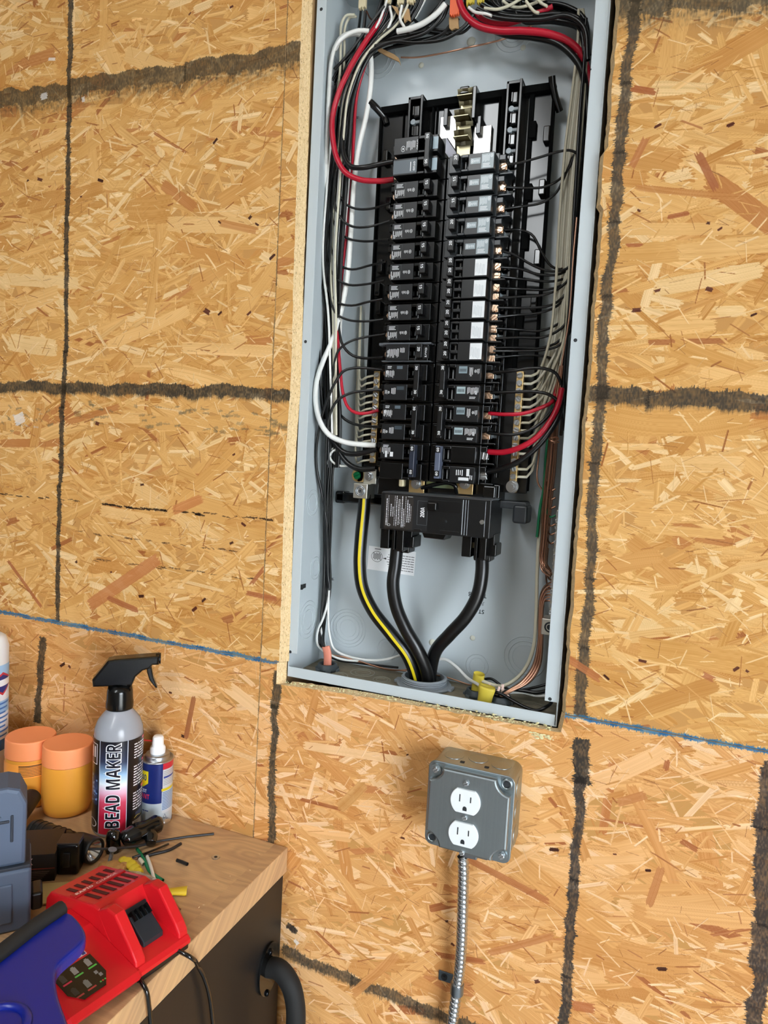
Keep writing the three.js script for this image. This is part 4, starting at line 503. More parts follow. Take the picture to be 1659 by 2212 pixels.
wire([[1056, 893, -0.056], [1090, 895, -0.05], [1130, 893, -0.048], [1165, 882, -0.05], [1192, 868, -0.056], [1202, 840, -0.064], [1216, 790, -0.07]], 0.0024, M.wRed, 'slim red wire into the lower right 30 amp breaker', null);
wire([[1052, 935, -0.056], [1080, 938, -0.05], [1115, 938, -0.048], [1150, 926, -0.05], [1178, 905, -0.054], [1196, 880, -0.06], [1206, 845, -0.066]], 0.002, M.wBlack, 'black wire into the lower pole of the lower right 30 amp breaker', null);
wire([[1054, 976, -0.056], [1085, 977, -0.05], [1120, 968, -0.044], [1155, 948, -0.042], [1185, 915, -0.044], [1204, 880, -0.05], [1214, 840, -0.06]], 0.0036, M.wRed, 'thick red wire into the right 60 amp breaker', null);
wire([[1052, 1020, -0.056], [1080, 1014, -0.05], [1115, 1000, -0.044], [1150, 975, -0.042], [1182, 940, -0.044], [1204, 905, -0.05], [1214, 870, -0.06]], 0.0036, M.wBlack, 'thick black wire into the right 60 amp breaker', null);
// bundles down the right side
nbR.forEach((q, i) => { if (i === 11) return; const o = (i * 0.618) % 1, p = (u, v, z) => P(u, v, z), zz = -0.064 - 0.032 * ((i * 0.381) % 1), top = [[1166 + 36 * o, 850 - i * 3], [1186 + 36 * o, 740], [1200 + 32 * o, 620], [1208 + 34 * o, 480], [1220 + 34 * o, 330], [1236 + 28 * o, 200], [1248 + 20 * o, 90], [1250 + 10 * o, 20]]; const yq = q.y, start = [V(q.x + 0.0045, yq, -0.067), V(q.x + 0.012, yq - 0.0005, -0.066), V(q.x + 0.02, yq + 0.004, -0.07)]; const pts = [...start, ...(top.map(([u, v]) => p(u, v, zz)).filter((w) => w.y > yq + 0.02))]; solo('wire', tube(pts, 0.0017, 50, 8), i % 3 === 0 ? M.wCream : i % 3 === 1 ? M.wCream2 : M.wCream3, WL.rightNeutral[0], 'wire', WL.rightNeutral[1]); });
for (let i = 0; i < 9; i++) { const o = i / 8, z = -0.06 - rr(0, 0.035); run('rightBundle', [[1214 - 4 * o, 880, z], [1222 - 2 * o, 760, z], [1232, 640, z], [1238 + 4 * o, 500, z], [1246 + 6 * o, 360, z], [1254 + 8 * o, 230, z], [1262 + 4 * o, 130, z], [1266 - 10 * o, 40, z]], rr(0.0015, 0.0024)); }
for (let i = 0; i < 9; i++) { const o = i / 8, z = -0.09 + 0.03 * (i % 3) / 2; run('ground', [...(i % 4 === 1 ? [[1246, 470, z], [1238, 560, z], [1230, 680, z]] : []), [1218 - 8 * o, 790, z], [1206 - 14 * o, 900, z], [1200 - 18 * o, 1000, z], [1192 - 18 * o, 1080, z], [1184 - 14 * o, 1160, z], [1180 - 12 * o, 1215 + 5 * (i % 4), z + 0.004], [1192 - 4 * o, 1236 + 3 * (i % 4), z + 0.012]], 0.0012, i % 2 ? M.copper : M.copperDark); }
for (let i = 0; i < 9; i++) { const v = 1062 + i * 19 + (i > 6 ? 60 : 0); run('groundTail', [[1200, v - 6, -0.062], [1190, v - 2, -0.062], [1182, v - 12, -0.07], [1180, v - 40, -0.082], [1184, v - 90, -0.09]], 0.0012, i === 3 ? M.wGreen : M.copperDark); }
for (let i = 0; i < 7; i++) { const o = i / 6, z = -0.085 + 0.02 * (i % 2); run('ground', [[1196, 1256 + i * 7, -0.062], [1182 - 4 * o, 1262 + i * 6, -0.064], [1168 + 6 * o, 1285 + i * 4, z], [1164 + 8 * o, 1330, z], [1162 + 10 * o, 1390, z], [1150 + 16 * o, 1440, z + 0.004], [1126 + 20 * o, 1472, z + 0.012], [1096 + 14 * o, 1492, z + 0.02], [1080 + 6 * o, 1504, z + 0.022]], 0.0012, i % 2 ? M.copper : M.copperDark); }
wire([[1166, 960, -0.086], [1162, 1000, -0.08], [1160, 1030, -0.076], [1164, 1048, -0.076], [1174, 1060, -0.08]], 0.0012, M.copper, 'single bare copper wire bowing out beside the right neutral wires', null);
wire([[1205, 800, -0.08], [1190, 900, -0.08], [1180, 980, -0.078], [1174, 1060, -0.076], [1167, 1095, -0.076], [1160, 1160, -0.08]], 0.0018, M.wGreen, 'green insulated wire among the copper ground wires', null);
wire([[1186, 960, -0.084], [1176, 1060, -0.084], [1165, 1150, -0.084], [1160, 1250, -0.084], [1158, 1330, -0.082], [1152, 1400, -0.078], [1134, 1445, -0.07], [1110, 1470, -0.062], [1085, 1482, -0.058], [1060, 1478, -0.06], [1040, 1470, -0.064]], 0.0024, M.wCream, 'long cream wire running down the right side to the box floor', null);
wire([[1186, 946, -0.05], [1190, 952, -0.046], [1198, 954, -0.046], [1206, 948, -0.05], [1200, 944, -0.056], [1188, 948, -0.056], [1196, 956, -0.048], [1208, 955, -0.05]], 0.001, M.copper, 'short copper tie twisted round the ground wires', null);

// ---------------------------------------------------------------- ground bar on the right wall of the box
{
  const t = thing('ground_bar', 'aluminium ground bar with a square lug behind the right flange', 'ground bar'), y0 = P(1190, 1330, -0.055).y, y1 = P(1190, 1100, -0.055).y, x = 0.338;
  part(t, 'bar', rbox(x, x + 0.012, y0, y1, -0.062, -0.052, 0.0008), M.alu); for (let i = 0; i < 15; i++) screwHead(t, 'terminal_screw', x + 0.003, y0 + (y1 - y0) * (i + 0.5) / 15, -0.052, 0.0036, M.zinc, i);
  const l = P(1183, 1353, -0.05); part(t, 'lug', rbox(l.x - 0.007, l.x + 0.014, l.y - 0.010, l.y + 0.010, -0.07, -0.046, 0.001), M.alu); part(t, 'lug_screw', merge([ring(l.x + 0.003, l.y, -0.046, 0.0055, 0.001), cylZ(l.x + 0.003, l.y, -0.048, -0.0457, 0.0035, 14)]), M.enamelDark);
}
// ---------------------------------------------------------------- service cables and the conduit they come through
function bigCable(name, pts, label, stripe) {
  const p = pts.map(([u, v, z]) => P(u, v, z)), r = 0.0086, c = new THREE.CatmullRomCurve3(p, false, 'centripetal'); const t = thing(name, label, 'cable');
  part(t, 'jacket', new THREE.TubeGeometry(c, 70, r, 20, false), M.wBlack);
  if (stripe) { const n = 70, pos = [], idx = []; for (let i = 0; i <= n; i++) { const q = c.getPointAt(i / n), tg = c.getTangentAt(i / n), view = CAM.clone().sub(q).normalize(); const side = V(1, 0, 0).addScaledVector(tg, -tg.x).normalize(), out = new THREE.Vector3().crossVectors(side, tg).normalize(); if (out.z < 0) out.negate(); for (let j = 0; j <= 6; j++) { const a = 0.12 + 0.42 * j / 6; const d = out.clone().multiplyScalar(Math.cos(a)).addScaledVector(side, Math.sin(a)).multiplyScalar(r + 0.0003); pos.push(q.x + d.x, q.y + d.y, q.z + d.z); } } for (let i = 0; i < n; i++) for (let j = 0; j < 6; j++) { const k = i * 7 + j; idx.push(k, k + 7, k + 1, k + 1, k + 7, k + 8); } const g = new THREE.BufferGeometry(); g.setAttribute('position', new THREE.Float32BufferAttribute(pos, 3)); g.setIndex(idx); g.computeVertexNormals(); part(t, 'stripe', g, M.yellowStripe, 'yellow stripe along the jacket'); }
  return t;
}
bigCable('service_cable', [[788, 1068, -0.058], [786, 1100, -0.056], [780, 1160, -0.052], [777, 1220, -0.048], [783, 1270, -0.045], [806, 1320, -0.044], [845, 1370, -0.046], [880, 1415, -0.052], [897, 1460, -0.062], [903, 1500, -0.07], [906, 1560, -0.07]], 'thick black service cable with a yellow stripe below the aluminium lug', true);
bigCable('service_cable', [[858, 1180, -0.056], [854, 1220, -0.052], [849, 1262, -0.046], [856, 1310, -0.042], [876, 1358, -0.042], [903, 1405, -0.046], [921, 1450, -0.055], [926, 1500, -0.064], [928, 1560, -0.066]], 'thick black service cable from the left lug of the main breaker');
bigCable('service_cable', [[1041, 1195, -0.056], [1041, 1235, -0.052], [1032, 1285, -0.048], [1008, 1330, -0.046], [972, 1370, -0.05], [942, 1405, -0.06], [930, 1450, -0.072], [926, 1500, -0.078], [925, 1560, -0.08]], 'thick black service cable from the right lug of the main breaker');
{
  const t = thing('conduit_bushing', 'threaded grey plastic conduit end rising through the box floor', 'conduit', V(0.1785, 0, -0.066));
  const ringWall = (r0, r1, y0, y1) => lathe([[r0, y0], [r1, y0], [r1, y1 - 0.001], [r1 - 0.001, y1], [r0 + 0.0006, y1], [r0, y1 - 0.0006], [r0, y0]], 48);
  part(t, 'pipe', ringWall(0.0262, 0.0298, 0.0, 0.030), M.pvc); for (let i = 0; i < 4; i++) part(t, 'thread', new THREE.TorusGeometry(0.0298, 0.0009, 6, 48).rotateX(Math.PI / 2).translate(0, 0.0205 + i * 0.0026, 0), M.pvc);
  const nut = ringWall(0.0295, 0.0365, 0.0164, 0.0205); part(t, 'locknut', merge([nut, ...[0, 1, 2, 3, 4, 5].map((i) => { const b = rbox(0.034, 0.0405, 0.0164, 0.0205, -0.007, 0.007, 0.001); b.rotateY(i * Math.PI / 3); return b; })]), M.pvc);
}
// ---------------------------------------------------------------- cable clamps on the box floor
function clamp(u, v, z, mat, label, sheathPts, sheathMat, r) {
  const q = P(u, v, z), x = q.x, zz = z; const t = thing('cable_clamp', label, 'clamp', V(x, EY0 + 0.002, zz));
  part(t, 'collar', lathe([[0.010, 0], [0.0155, 0], [0.0155, 0.004], [0.0135, 0.005], [0.0135, 0.009], [0.0105, 0.0095], [0.010, 0.006]], 24), std(0x3c4448, 0.5)); part(t, 'locknut', merge([0, 1, 2, 3, 4, 5].map((i) => { const b = rbox(0.013, 0.0175, 0, 0.0035, -0.0035, 0.0035, 0.0006); b.rotateY(i * Math.PI / 3); return b; })), std(0x50585c, 0.5));
  if (sheathPts) { const p = sheathPts.map(([a, b, c]) => V(a, b, c)); const s = new THREE.CatmullRomCurve3(p); const g = new THREE.TubeGeometry(s, 14, r, 12, false); g.scale(1, 1, 0.55); part(t, 'cable_end', g, sheathMat); }
  return t;
}
clamp(707, 1445, -0.06, 0, 'dark clamp on the box floor holding a salmon coloured cable', [[0, -0.01, 0], [0, 0.012, 0], [-0.001, 0.024, 0], [-0.004, 0.033, 0]], M.salmon, 0.0062);
clamp(1030, 1492, -0.064, 0, 'dark clamp on the box floor holding a torn yellow cable, beside the conduit', [[0, -0.01, 0], [0, 0.006, 0], [0.001, 0.022, 0], [0.002, 0.03, 0.002]], M.sheathYellow, 0.0075);
clamp(1080, 1512, -0.055, 0, 'dark clamp on the box floor nearest the right flange, with short white ends', null);
{ const g = lathe([[0.0075, -0.006], [0.0082, 0.004], [0.0095, 0.012], [0.009, 0.016], [0.0084, 0.012], [0.0068, 0.0]], 22); g.scale(1.15, 1.05, 0.6); g.rotateZ(-0.12); const q = P(1048, 1502, -0.035); g.translate(q.x, q.y - 0.004, -0.035); solo('cable_sheath', g, M.sheathYellow, 'cut yellow cable sheath curling open in front of the floor clamps', 'sheath'); }
wire([[918, 1432, -0.09], [960, 1424, -0.086], [985, 1440, -0.08], [1010, 1465, -0.066], [1035, 1480, -0.05], [1047, 1490, -0.042]], 0.0021, M.wWhite, 'white wire bending from behind the conduit into the yellow sheath', null);
wire([[1060, 1492, -0.045], [1085, 1500, -0.042], [1110, 1515, -0.04], [1140, 1530, -0.036], [1160, 1535, -0.034], [1178, 1528, -0.036], [1192, 1515, -0.05], [1196, 1480, -0.06]], 0.0022, M.wBlack, 'black wire drooping along the box floor under the right flange', null);
wire([[1086, 1496, -0.05], [1105, 1490, -0.05], [1130, 1492, -0.05], [1160, 1496, -0.05], [1190, 1488, -0.055], [1205, 1470, -0.06]], 0.0024, M.wBlack, 'black wire bending from the floor clamp up behind the right flange', null);
wire([[1100, 1496, -0.055], [1130, 1496, -0.055], [1160, 1503, -0.052], [1190, 1500, -0.052], [1205, 1490, -0.055]], 0.0019, M.wWhite, 'white wire lying along the box floor behind the right flange', null);
wire([[1036, 1470, -0.075], [1060, 1466, -0.075], [1085, 1482, -0.07], [1110, 1492, -0.066], [1150, 1486, -0.07], [1190, 1476, -0.075]], 0.0018, M.wBlack, 'black wire lying along the back of the box floor', null);
for (const [u, v, a] of [[1060, 1487, 0.4], [1076, 1492, -0.3], [1086, 1488, 0.1], [1092, 1498, 0.8]]) { const q = P(u, v, -0.05); const g = rbox(-0.0016, 0.0016, -0.006, 0.006, -0.0016, 0.0016, 0.0008); g.rotateZ(a); g.translate(q.x, q.y, -0.05); solo('wire_end', g, std(0xe6c8bc, 0.5), 'short stripped white wire end at the right floor clamp', 'wire end', 'stripped ends at the right floor clamp'); }

// ---------------------------------------------------------------- the top of the box: cable ends, red and black sweeps
const cableEnd = (u, v, len, w, mat, label, z = -0.06, lean = 0) => { const q = P(u, v, z); const n = 12, pts = []; for (let i = 0; i <= n; i++) pts.push([-w / 2 + w * i / n, (i % 2 ? -0.0022 : 0.0006) * rnd() + (rnd() - 0.5) * 0.003]); const g = extrudeXY([...pts, [w / 2, len], [-w / 2, len]], -0.0025, 0.0025, 0.0008); g.rotateZ(lean); g.translate(q.x, q.y, z); solo('cable_end', g, mat, label, 'cable'); };
cableEnd(783, 18, 0.06, 0.0105, M.sheath, 'cream cable end with ragged sheath nearest the left flange', -0.055); cableEnd(838, 6, 0.05, 0.0085, M.sheath, 'cream cable end beside the split paper wrap', -0.055, -0.05); cableEnd(866, 10, 0.05, 0.009, M.sheath, 'cream cable end with a twist of paper', -0.052, 0.05); cableEnd(888, 6, 0.05, 0.011, M.sheath, 'wide cream cable end next to the black wires at the top', -0.05, 0.02);
cableEnd(982, 34, 0.06, 0.012, M.sheathOrange, 'orange cable end flaring over a paper filler at the top', -0.05, 0.02); cableEnd(1016, 8, 0.05, 0.010, M.sheathYellow, 'yellow cable end at the top beside the thick red wire', -0.055); cableEnd(1038, 8, 0.05, 0.0085, M.sheathYellow, 'yellow cable end at the top further along from the red wire', -0.06);
{ const strip = (pts, w, label, z) => { const g = extrudeXY(pts.map(([u, v]) => { const q = P(u, v, z); return [q.x, q.y]; }), z - 0.0012, z + 0.0012, 0.0003); solo('paper_wrap', g, M.paper, label, 'paper'); };
  strip([[803, 92], [815, 88], [826, 106], [852, 118], [862, 126], [866, 142], [862, 134], [840, 124], [818, 112]], 0, 'brown paper filler strip hanging over the bare copper wire', -0.07); strip([[970, 38], [990, 38], [992, 64], [984, 62], [976, 66], [971, 62]], 0, 'brown paper filler under the orange cable end', -0.055); strip([[846, 12], [858, 16], [868, 36], [860, 34]], 0, 'twist of brown paper between the cream cable ends', -0.05); strip([[868, 18], [884, 20], [888, 48], [880, 44], [874, 50]], 0, 'ragged brown paper under the wide cream cable end', -0.052); }
wire([[866, 124, -0.085], [900, 124, -0.085], [950, 116, -0.085], [1010, 103, -0.085], [1060, 92, -0.085], [1100, 80, -0.085], [1150, 54, -0.085], [1175, 40, -0.085]], 0.0011, M.copper, 'bare copper wire strung across the back near the top', null);
wire([[990, -20, -0.05], [994, 10, -0.05], [1008, 36, -0.05], [1034, 56, -0.05], [1075, 66, -0.05], [1130, 67, -0.052], [1180, 72, -0.056], [1225, 88, -0.06], [1252, 112, -0.064], [1268, 150, -0.07], [1276, 210, -0.075]], 0.0044, M.wRed, 'thick red wire sweeping across the top to the right side', null);
wire([[1008, -10, -0.065], [1012, 30, -0.065], [1040, 50, -0.065], [1090, 74, -0.064], [1150, 80, -0.062], [1200, 92, -0.062], [1235, 118, -0.062], [1256, 150, -0.064], [1266, 200, -0.07], [1270, 270, -0.075]], 0.0042, M.wBlack, 'thick black wire following the red one across the top', null);
[[[1030, 20], [1060, 34], [1110, 42], [1170, 42], [1225, 34], [1262, 60], [1270, 130]], [[1040, 10], [1080, 30], [1140, 36], [1200, 30], [1250, 40], [1268, 100]], [[1110, -10], [1160, 4], [1220, 12], [1262, 40], [1272, 120]], [[1090, 2], [1150, 14], [1210, 18], [1255, 50], [1268, 120]], [[780, 20], [775, 60], [768, 100], [740, 140], [715, 170]], [[830, 12], [806, 44], [780, 80], [750, 120], [722, 150]], [[848, 14], [820, 50], [790, 86], [760, 128], [735, 170]], [[866, 30], [840, 60], [810, 92], [780, 130], [755, 180]], [[884, 24], [900, 48], [930, 62], [965, 66], [1000, 60], [1014, 40]], [[850, 40], [880, 60], [920, 70], [960, 74], [1000, 70], [1018, 55]], [[960, 20], [948, 44], [920, 70], [880, 84], [830, 96], [790, 120], [762, 160]], [[968, 12], [956, 40], [930, 62], [890, 74], [840, 84], [800, 104], [770, 150]], [[944, 30], [920, 56], [880, 66], [835, 76], [800, 96], [776, 140]], [[980, 44], [960, 70], [930, 84], [880, 96], [830, 108], [796, 130]], [[990, 40], [975, 66], [940, 80], [890, 90], [850, 100]], [[1024, 30], [1000, 60], [960, 84], [900, 92], [850, 90], [810, 100]], [[790, 24], [786, 60], [780, 100], [770, 140], [750, 190]], ...Array.from({ length: 16 }, (_, i) => [[958 + i, -20], [950 - i * 2, 30 + i], [915 - i * 3, 58 + i * 1.5], [860 - i * 3, 72 + i * 2], [815 - i, 92 + i * 2], [785 - i, 125 + i * 2]]), ...Array.from({ length: 10 }, (_, i) => [[1030 + i * 12, -20], [1060 + i * 8, 8 + i * 3], [1130, 20 + i * 3], [1200, 22 + i * 3], [1244 + i, 40 + i * 3], [1262, 90 + i * 4]])].forEach((pts, i) => run('topBlack', pts.map(([u, v], j) => [u, v, -0.05 - (i % 5) * 0.008 - (i > 16 ? 0.012 : 0)]), i < 4 ? 0.0028 : i > 9 ? 0.0022 : 0.0018));
[[[858, 68], [885, 62], [915, 50], [945, 28], [962, 8]], [[766, 32], [748, 34], [738, 50], [736, 100], [734, 160], [726, 220]], [[770, 36], [756, 38], [746, 56], [744, 110], [742, 170], [732, 230]], [[868, 12], [864, 40], [874, 60]], [[842, 14], [846, 40], [838, 62]], [[876, 30], [880, 46], [872, 62]], [[1012, 16], [1026, 26], [1050, 30], [1062, 34]], [[1046, 18], [1075, 20], [1100, 12], [1130, -6]], [[1086, 2], [1100, 12], [1118, 16], [1140, 12], [1180, -4]], [[1136, 2], [1146, 16], [1156, 26], [1164, 28]], [[1158, -4], [1168, 6], [1182, 14]]].forEach((pts, i) => run('topWhite', pts.map(([u, v], j) => [u, v, -0.046 - (i % 3) * 0.007]), i === 0 ? 0.0034 : 0.0018, i > 6 || (i > 0 && i < 3) ? M.wCream : M.wWhite));
[[[1026, 26], [1040, 40], [1065, 50], [1095, 52], [1125, 44]], [[1160, 28], [1178, 22], [1194, 14]]].forEach((pts) => run('topRed', pts.map(([u, v]) => [u, v, -0.06]), 0.003, M.wRed));
wire([[792, 24, -0.05], [800, 40, -0.06], [815, 46, -0.07], [835, 50, -0.08]], 0.0011, M.copper, 'bare copper end beside the leftmost cream cable end', null);

// ---------------------------------------------------------------- foam along the lower edge of the opening
{
  reseed(808); const gs = []; for (let i = 0; i < 330; i++) { const x = rr(0.002, 0.357), g = new THREE.IcosahedronGeometry(rr(0.0005, 0.0005 + 0.0015 * n1(x * 60)), 1); g.scale(rr(0.8, 1.8), rr(0.6, 1), rr(0.7, 1.1)); g.translate(x, by(x) + rr(-0.0015, 0.003), rr(-0.009, -0.001)); gs.push(g); }
  for (let i = 0; i < 70; i++) { const x = 0.345 + gauss() * 0.012, g = new THREE.IcosahedronGeometry(rr(0.0006, 0.0019), 1); g.scale(1.4, 0.7, 0.6); g.translate(x, 0.0085 - rr(0, 0.007), rr(-0.003, 0.002)); gs.push(g); }
  solo('foam_bead', merge(gs), M.foam, 'pale yellow crumbs of spray foam along the lower edge of the panel opening', 'foam', null, 'stuff');
}
// ---------------------------------------------------------------- surface outlet box
{
  const galv = std(0x9fa9ad, 0.34, 1), galvBrush = (() => { const W = 256, H = 64, d = new Uint8Array(W * H * 4), r = new Uint8Array(W * H * 4); for (let i = 0; i < W * H; i++) { const x = i % W, y = (i / W) | 0, g = NZ[(x * 7) & 4095] * 0.6 + n2(x * 0.5, y * 0.06) * 0.4; d[i * 4] = 142 + 26 * g; d[i * 4 + 1] = 152 + 24 * g; d[i * 4 + 2] = 156 + 22 * g; d[i * 4 + 3] = 255; r[i * 4] = r[i * 4 + 1] = r[i * 4 + 2] = 110 + 60 * g; r[i * 4 + 3] = 255; } const m = dataTex(d, W, H, true), q = dataTex(r, W, H, false); for (const t of [m, q]) { t.wrapS = t.wrapT = THREE.RepeatWrapping; t.repeat.set(8, 8); } return std(0xffffff, 0.8, 1, { map: m, roughnessMap: q }); })();
  const x0 = 0.2276, y1 = -0.0295, S = 0.1016, cx = x0 + S / 2, cy = y1 - S / 2, zc = 0.0475, zf = 0.0583;
  const t = thing('outlet_box', 'square galvanized steel outlet box with two white sockets on the board wall', 'outlet', V(cx, cy, 0));
  const h = S / 2, rs = (hh, r) => { const p = []; for (const [sx, sy, a0] of [[1, 1, 0], [-1, 1, Math.PI / 2], [-1, -1, Math.PI], [1, -1, Math.PI * 1.5]]) for (let i = 0; i <= 6; i++) { const a = a0 + Math.PI / 2 * i / 6; p.push([sx * (hh - r) + r * Math.cos(a), sy * (hh - r) + r * Math.sin(a)]); } return p; };
  part(t, 'box', extrudeXY(rs(h - 0.0012, 0.011), 0.0002, zc - 0.001, 0.0005), galv);
  part(t, 'cover_flange', extrudeXY(rs(h, 0.009), zc - 0.001, zc + 0.0022, 0.0008), galv);
  const notch = []; const n = 0.0165, hi = h - 0.0035;                                   // raised field with a dip at each corner
  for (const [sx, sy] of [[1, 1], [-1, 1], [-1, -1], [1, -1]]) { const c = []; for (let i = 0; i <= 8; i++) { const a = i / 8 * Math.PI / 2; c.push([sx * (hi - n * Math.sin(a) * 0.98 + 0.0), sy * (hi - n * Math.cos(a) * 0.98)]); } const cc = c.map(([x, y]) => { const dx = sx * hi - x, dy = sy * hi - y; return [x, y]; }); if (sx * sy < 0) cc.reverse(); notch.push(...cc); }
  const field = extrudeXY(notch, zc + 0.001, zf, 0.0022); { const p = field.attributes.position, uv = field.attributes.uv; for (let i = 0; i < p.count; i++) uv.setXY(i, p.getX(i) / S + 0.5, p.getY(i) / S + 0.5); } part(t, 'cover_field', field, galvBrush);
  const cnr = h - 0.0095; for (const [sx, sy] of [[-1, 1], [1, -1]]) { part(t, 'corner_boss', cylZ(sx * cnr, sy * cnr, zc, zc + 0.004, 0.0062, 20), galv); screwHead(t, 'cover_screw', sx * cnr, sy * cnr, zc + 0.004, 0.0034, M.zinc, 0.7); } for (const [sx, sy] of [[1, 1], [-1, -1]]) { part(t, 'corner_boss', merge([ring(sx * cnr, sy * cnr, zc + 0.0026, 0.0052, 0.0016, 24)]), galv); part(t, 'screw_hole', cylZ(sx * cnr, sy * cnr, zc + 0.0015, zc + 0.0028, 0.0034, 16), M.enamelDark); }
  for (const i of [-1, 0, 1]) { const k = merge([new THREE.TorusGeometry(0.0112, 0.0007, 6, 32).rotateX(Math.PI / 2), new THREE.CylinderGeometry(0.0108, 0.0108, 0.0009, 28)]); k.translate(i * 0.0285, h - 0.0012, 0.022 + (i ? 0 : -0.004)); part(t, 'knockout', k, galv); }
  for (const i of [-1, 0, 1]) { const k = merge([new THREE.TorusGeometry(0.0112, 0.0007, 6, 32).rotateY(Math.PI / 2), new THREE.CylinderGeometry(0.0108, 0.0108, 0.0009, 28).rotateZ(Math.PI / 2)]); k.translate(h - 0.0012, i * 0.0285, 0.022); part(t, 'knockout', k, galv); }
  part(t, 'slot', box(-0.017, -0.012, h - 0.0014, h - 0.0006, 0.034, 0.038), M.enamelDark); part(t, 'slot', box(0.012, 0.017, h - 0.0014, h - 0.0006, 0.034, 0.038), M.enamelDark);
  // the two socket faces
  const sx = P(1006, 1730, zf).x - cx, dy = 0.0195, ym = P(1004, 1766, zf).y - cy;
  const faceShape = () => { const p = [], r = 0.0174, f = 0.0138; const a0 = Math.asin(f / r); for (let i = 0; i <= 12; i++) { const a = -a0 + 2 * a0 * i / 12; p.push([r * Math.cos(a), r * Math.sin(a)]); } for (let i = 0; i <= 12; i++) { const a = Math.PI - a0 + 2 * a0 * i / 12; p.push([r * Math.cos(a), r * Math.sin(a)]); } return p; };
  for (const s of [1, -1]) {
    const g = extrudeXY(faceShape(), zf - 0.003, zf + 0.0028, 0.0007); g.translate(sx, ym + s * dy, 0); const f = part(t, 'socket_face', g, std(0xe2e6e8, 0.32), 'white plastic socket face');
    part(f, 'blade_slot', box(sx - 0.0071, sx - 0.0057, ym + s * dy - 0.0008, ym + s * dy + 0.0078, zf + 0.0026, zf + 0.00295), M.enamelDark); part(f, 'blade_slot', box(sx + 0.0056, sx + 0.007, ym + s * dy + 0.0002, ym + s * dy + 0.0068, zf + 0.0026, zf + 0.00295), M.enamelDark);
    const u = extrudeXY([[-0.0024, -0.0105], [0.0024, -0.0105], [0.0024, -0.0076], [0.0017, -0.0059], [0, -0.0052], [-0.0017, -0.0059], [-0.0024, -0.0076]], zf + 0.0026, zf + 0.00295); u.translate(sx, ym + s * dy, 0); part(f, 'ground_hole', u, M.enamelDark);
  }
  for (const [u, v] of [[1007, 1692], [1004, 1766], [998, 1842]]) { const q = P(u, v, zf); screwHead(t, 'face_screw', q.x - cx, q.y - cy, zf, 0.003, M.zinc, 0.5); }
  const cn = merge([rbox(-0.012, 0.012, -h - 0.006, -h + 0.001, 0.012, 0.036, 0.001), rbox(0.006, 0.022, -h - 0.011, -h, 0.016, 0.034, 0.001), rbox(-0.009, 0.009, -h - 0.016, -h, 0.014, 0.032, 0.002)]); part(t, 'connector', cn, std(0x8f959b, 0.35, 1)); part(t, 'connector_screw', merge([cylX(0.02, 0.026, -h - 0.006, 0.028, 0.003, 12)]), M.zinc);
}
// ---------------------------------------------------------------- flexible metal conduit: overlapping turns of strip
{
  const pts = [[1000, 1850, 0.026], [1001, 1880, 0.026], [1000, 1940, 0.0245], [998, 2010, 0.023], [994, 2080, 0.020], [988, 2130, 0.0165], [981, 2180, 0.018], [974, 2240, 0.02], [966, 2330, 0.022]].map(([u, v, z]) => P(u, v, z)), c = new THREE.CatmullRomCurve3(pts, false, 'centripetal'), L = c.getLength(), turns = L / 0.006, n = Math.ceil(turns * 10), R = 18, fr = c.computeFrenetFrames(n, false), pos = [], idx = [];
  for (let i = 0; i <= n; i++) { const q = c.getPointAt(i / n); for (let j = 0; j <= R; j++) { const a = j / R * Math.PI * 2, ph = (i / n * turns + j / R) % 1, r = 0.0056 + 0.0014 * Math.pow(Math.sin(ph * Math.PI), 0.6); const d = fr.normals[i].clone().multiplyScalar(Math.cos(a)).addScaledVector(fr.binormals[i], Math.sin(a)).multiplyScalar(r); pos.push(q.x + d.x, q.y + d.y, q.z + d.z); } }
  for (let i = 0; i < n; i++) for (let j = 0; j < R; j++) { const k = i * (R + 1) + j; idx.push(k, k + 1, k + R + 1, k + 1, k + R + 2, k + R + 1); }
  const g = new THREE.BufferGeometry(); g.setAttribute('position', new THREE.Float32BufferAttribute(pos, 3)); g.setIndex(idx); g.computeVertexNormals();
  solo('flexible_conduit', g, std(0xc4cacf, 0.26, 1, { side: THREE.DoubleSide }), 'ribbed flexible metal conduit hanging from the outlet box', 'conduit');
  const t = thing('conduit_strap', 'one-hole zinc strap holding the flexible conduit to the wall', 'strap'), a = P(987, 2135, 0.016), b = P(962, 2108, 0.001);
  const ringG = new THREE.CylinderGeometry(0.0082, 0.0082, 0.013, 24, 1, false); ringG.translate(a.x, a.y, 0.0155); part(t, 'band', ringG, std(0x8d979f, 0.36, 1));
  part(t, 'tab', rbox(b.x - 0.0085, a.x + 0.002, b.y - 0.007, b.y + 0.0055, 0.0006, 0.0022, 0.0005), std(0x5d656b, 0.45, 0.9)); part(t, 'screw', merge([cylZ(b.x - 0.001, b.y - 0.001, 0.002, 0.0032, 0.004, 18), cylZ(b.x - 0.001, b.y - 0.001, 0.003, 0.0045, 0.002, 12)]), M.blackSoft);
}

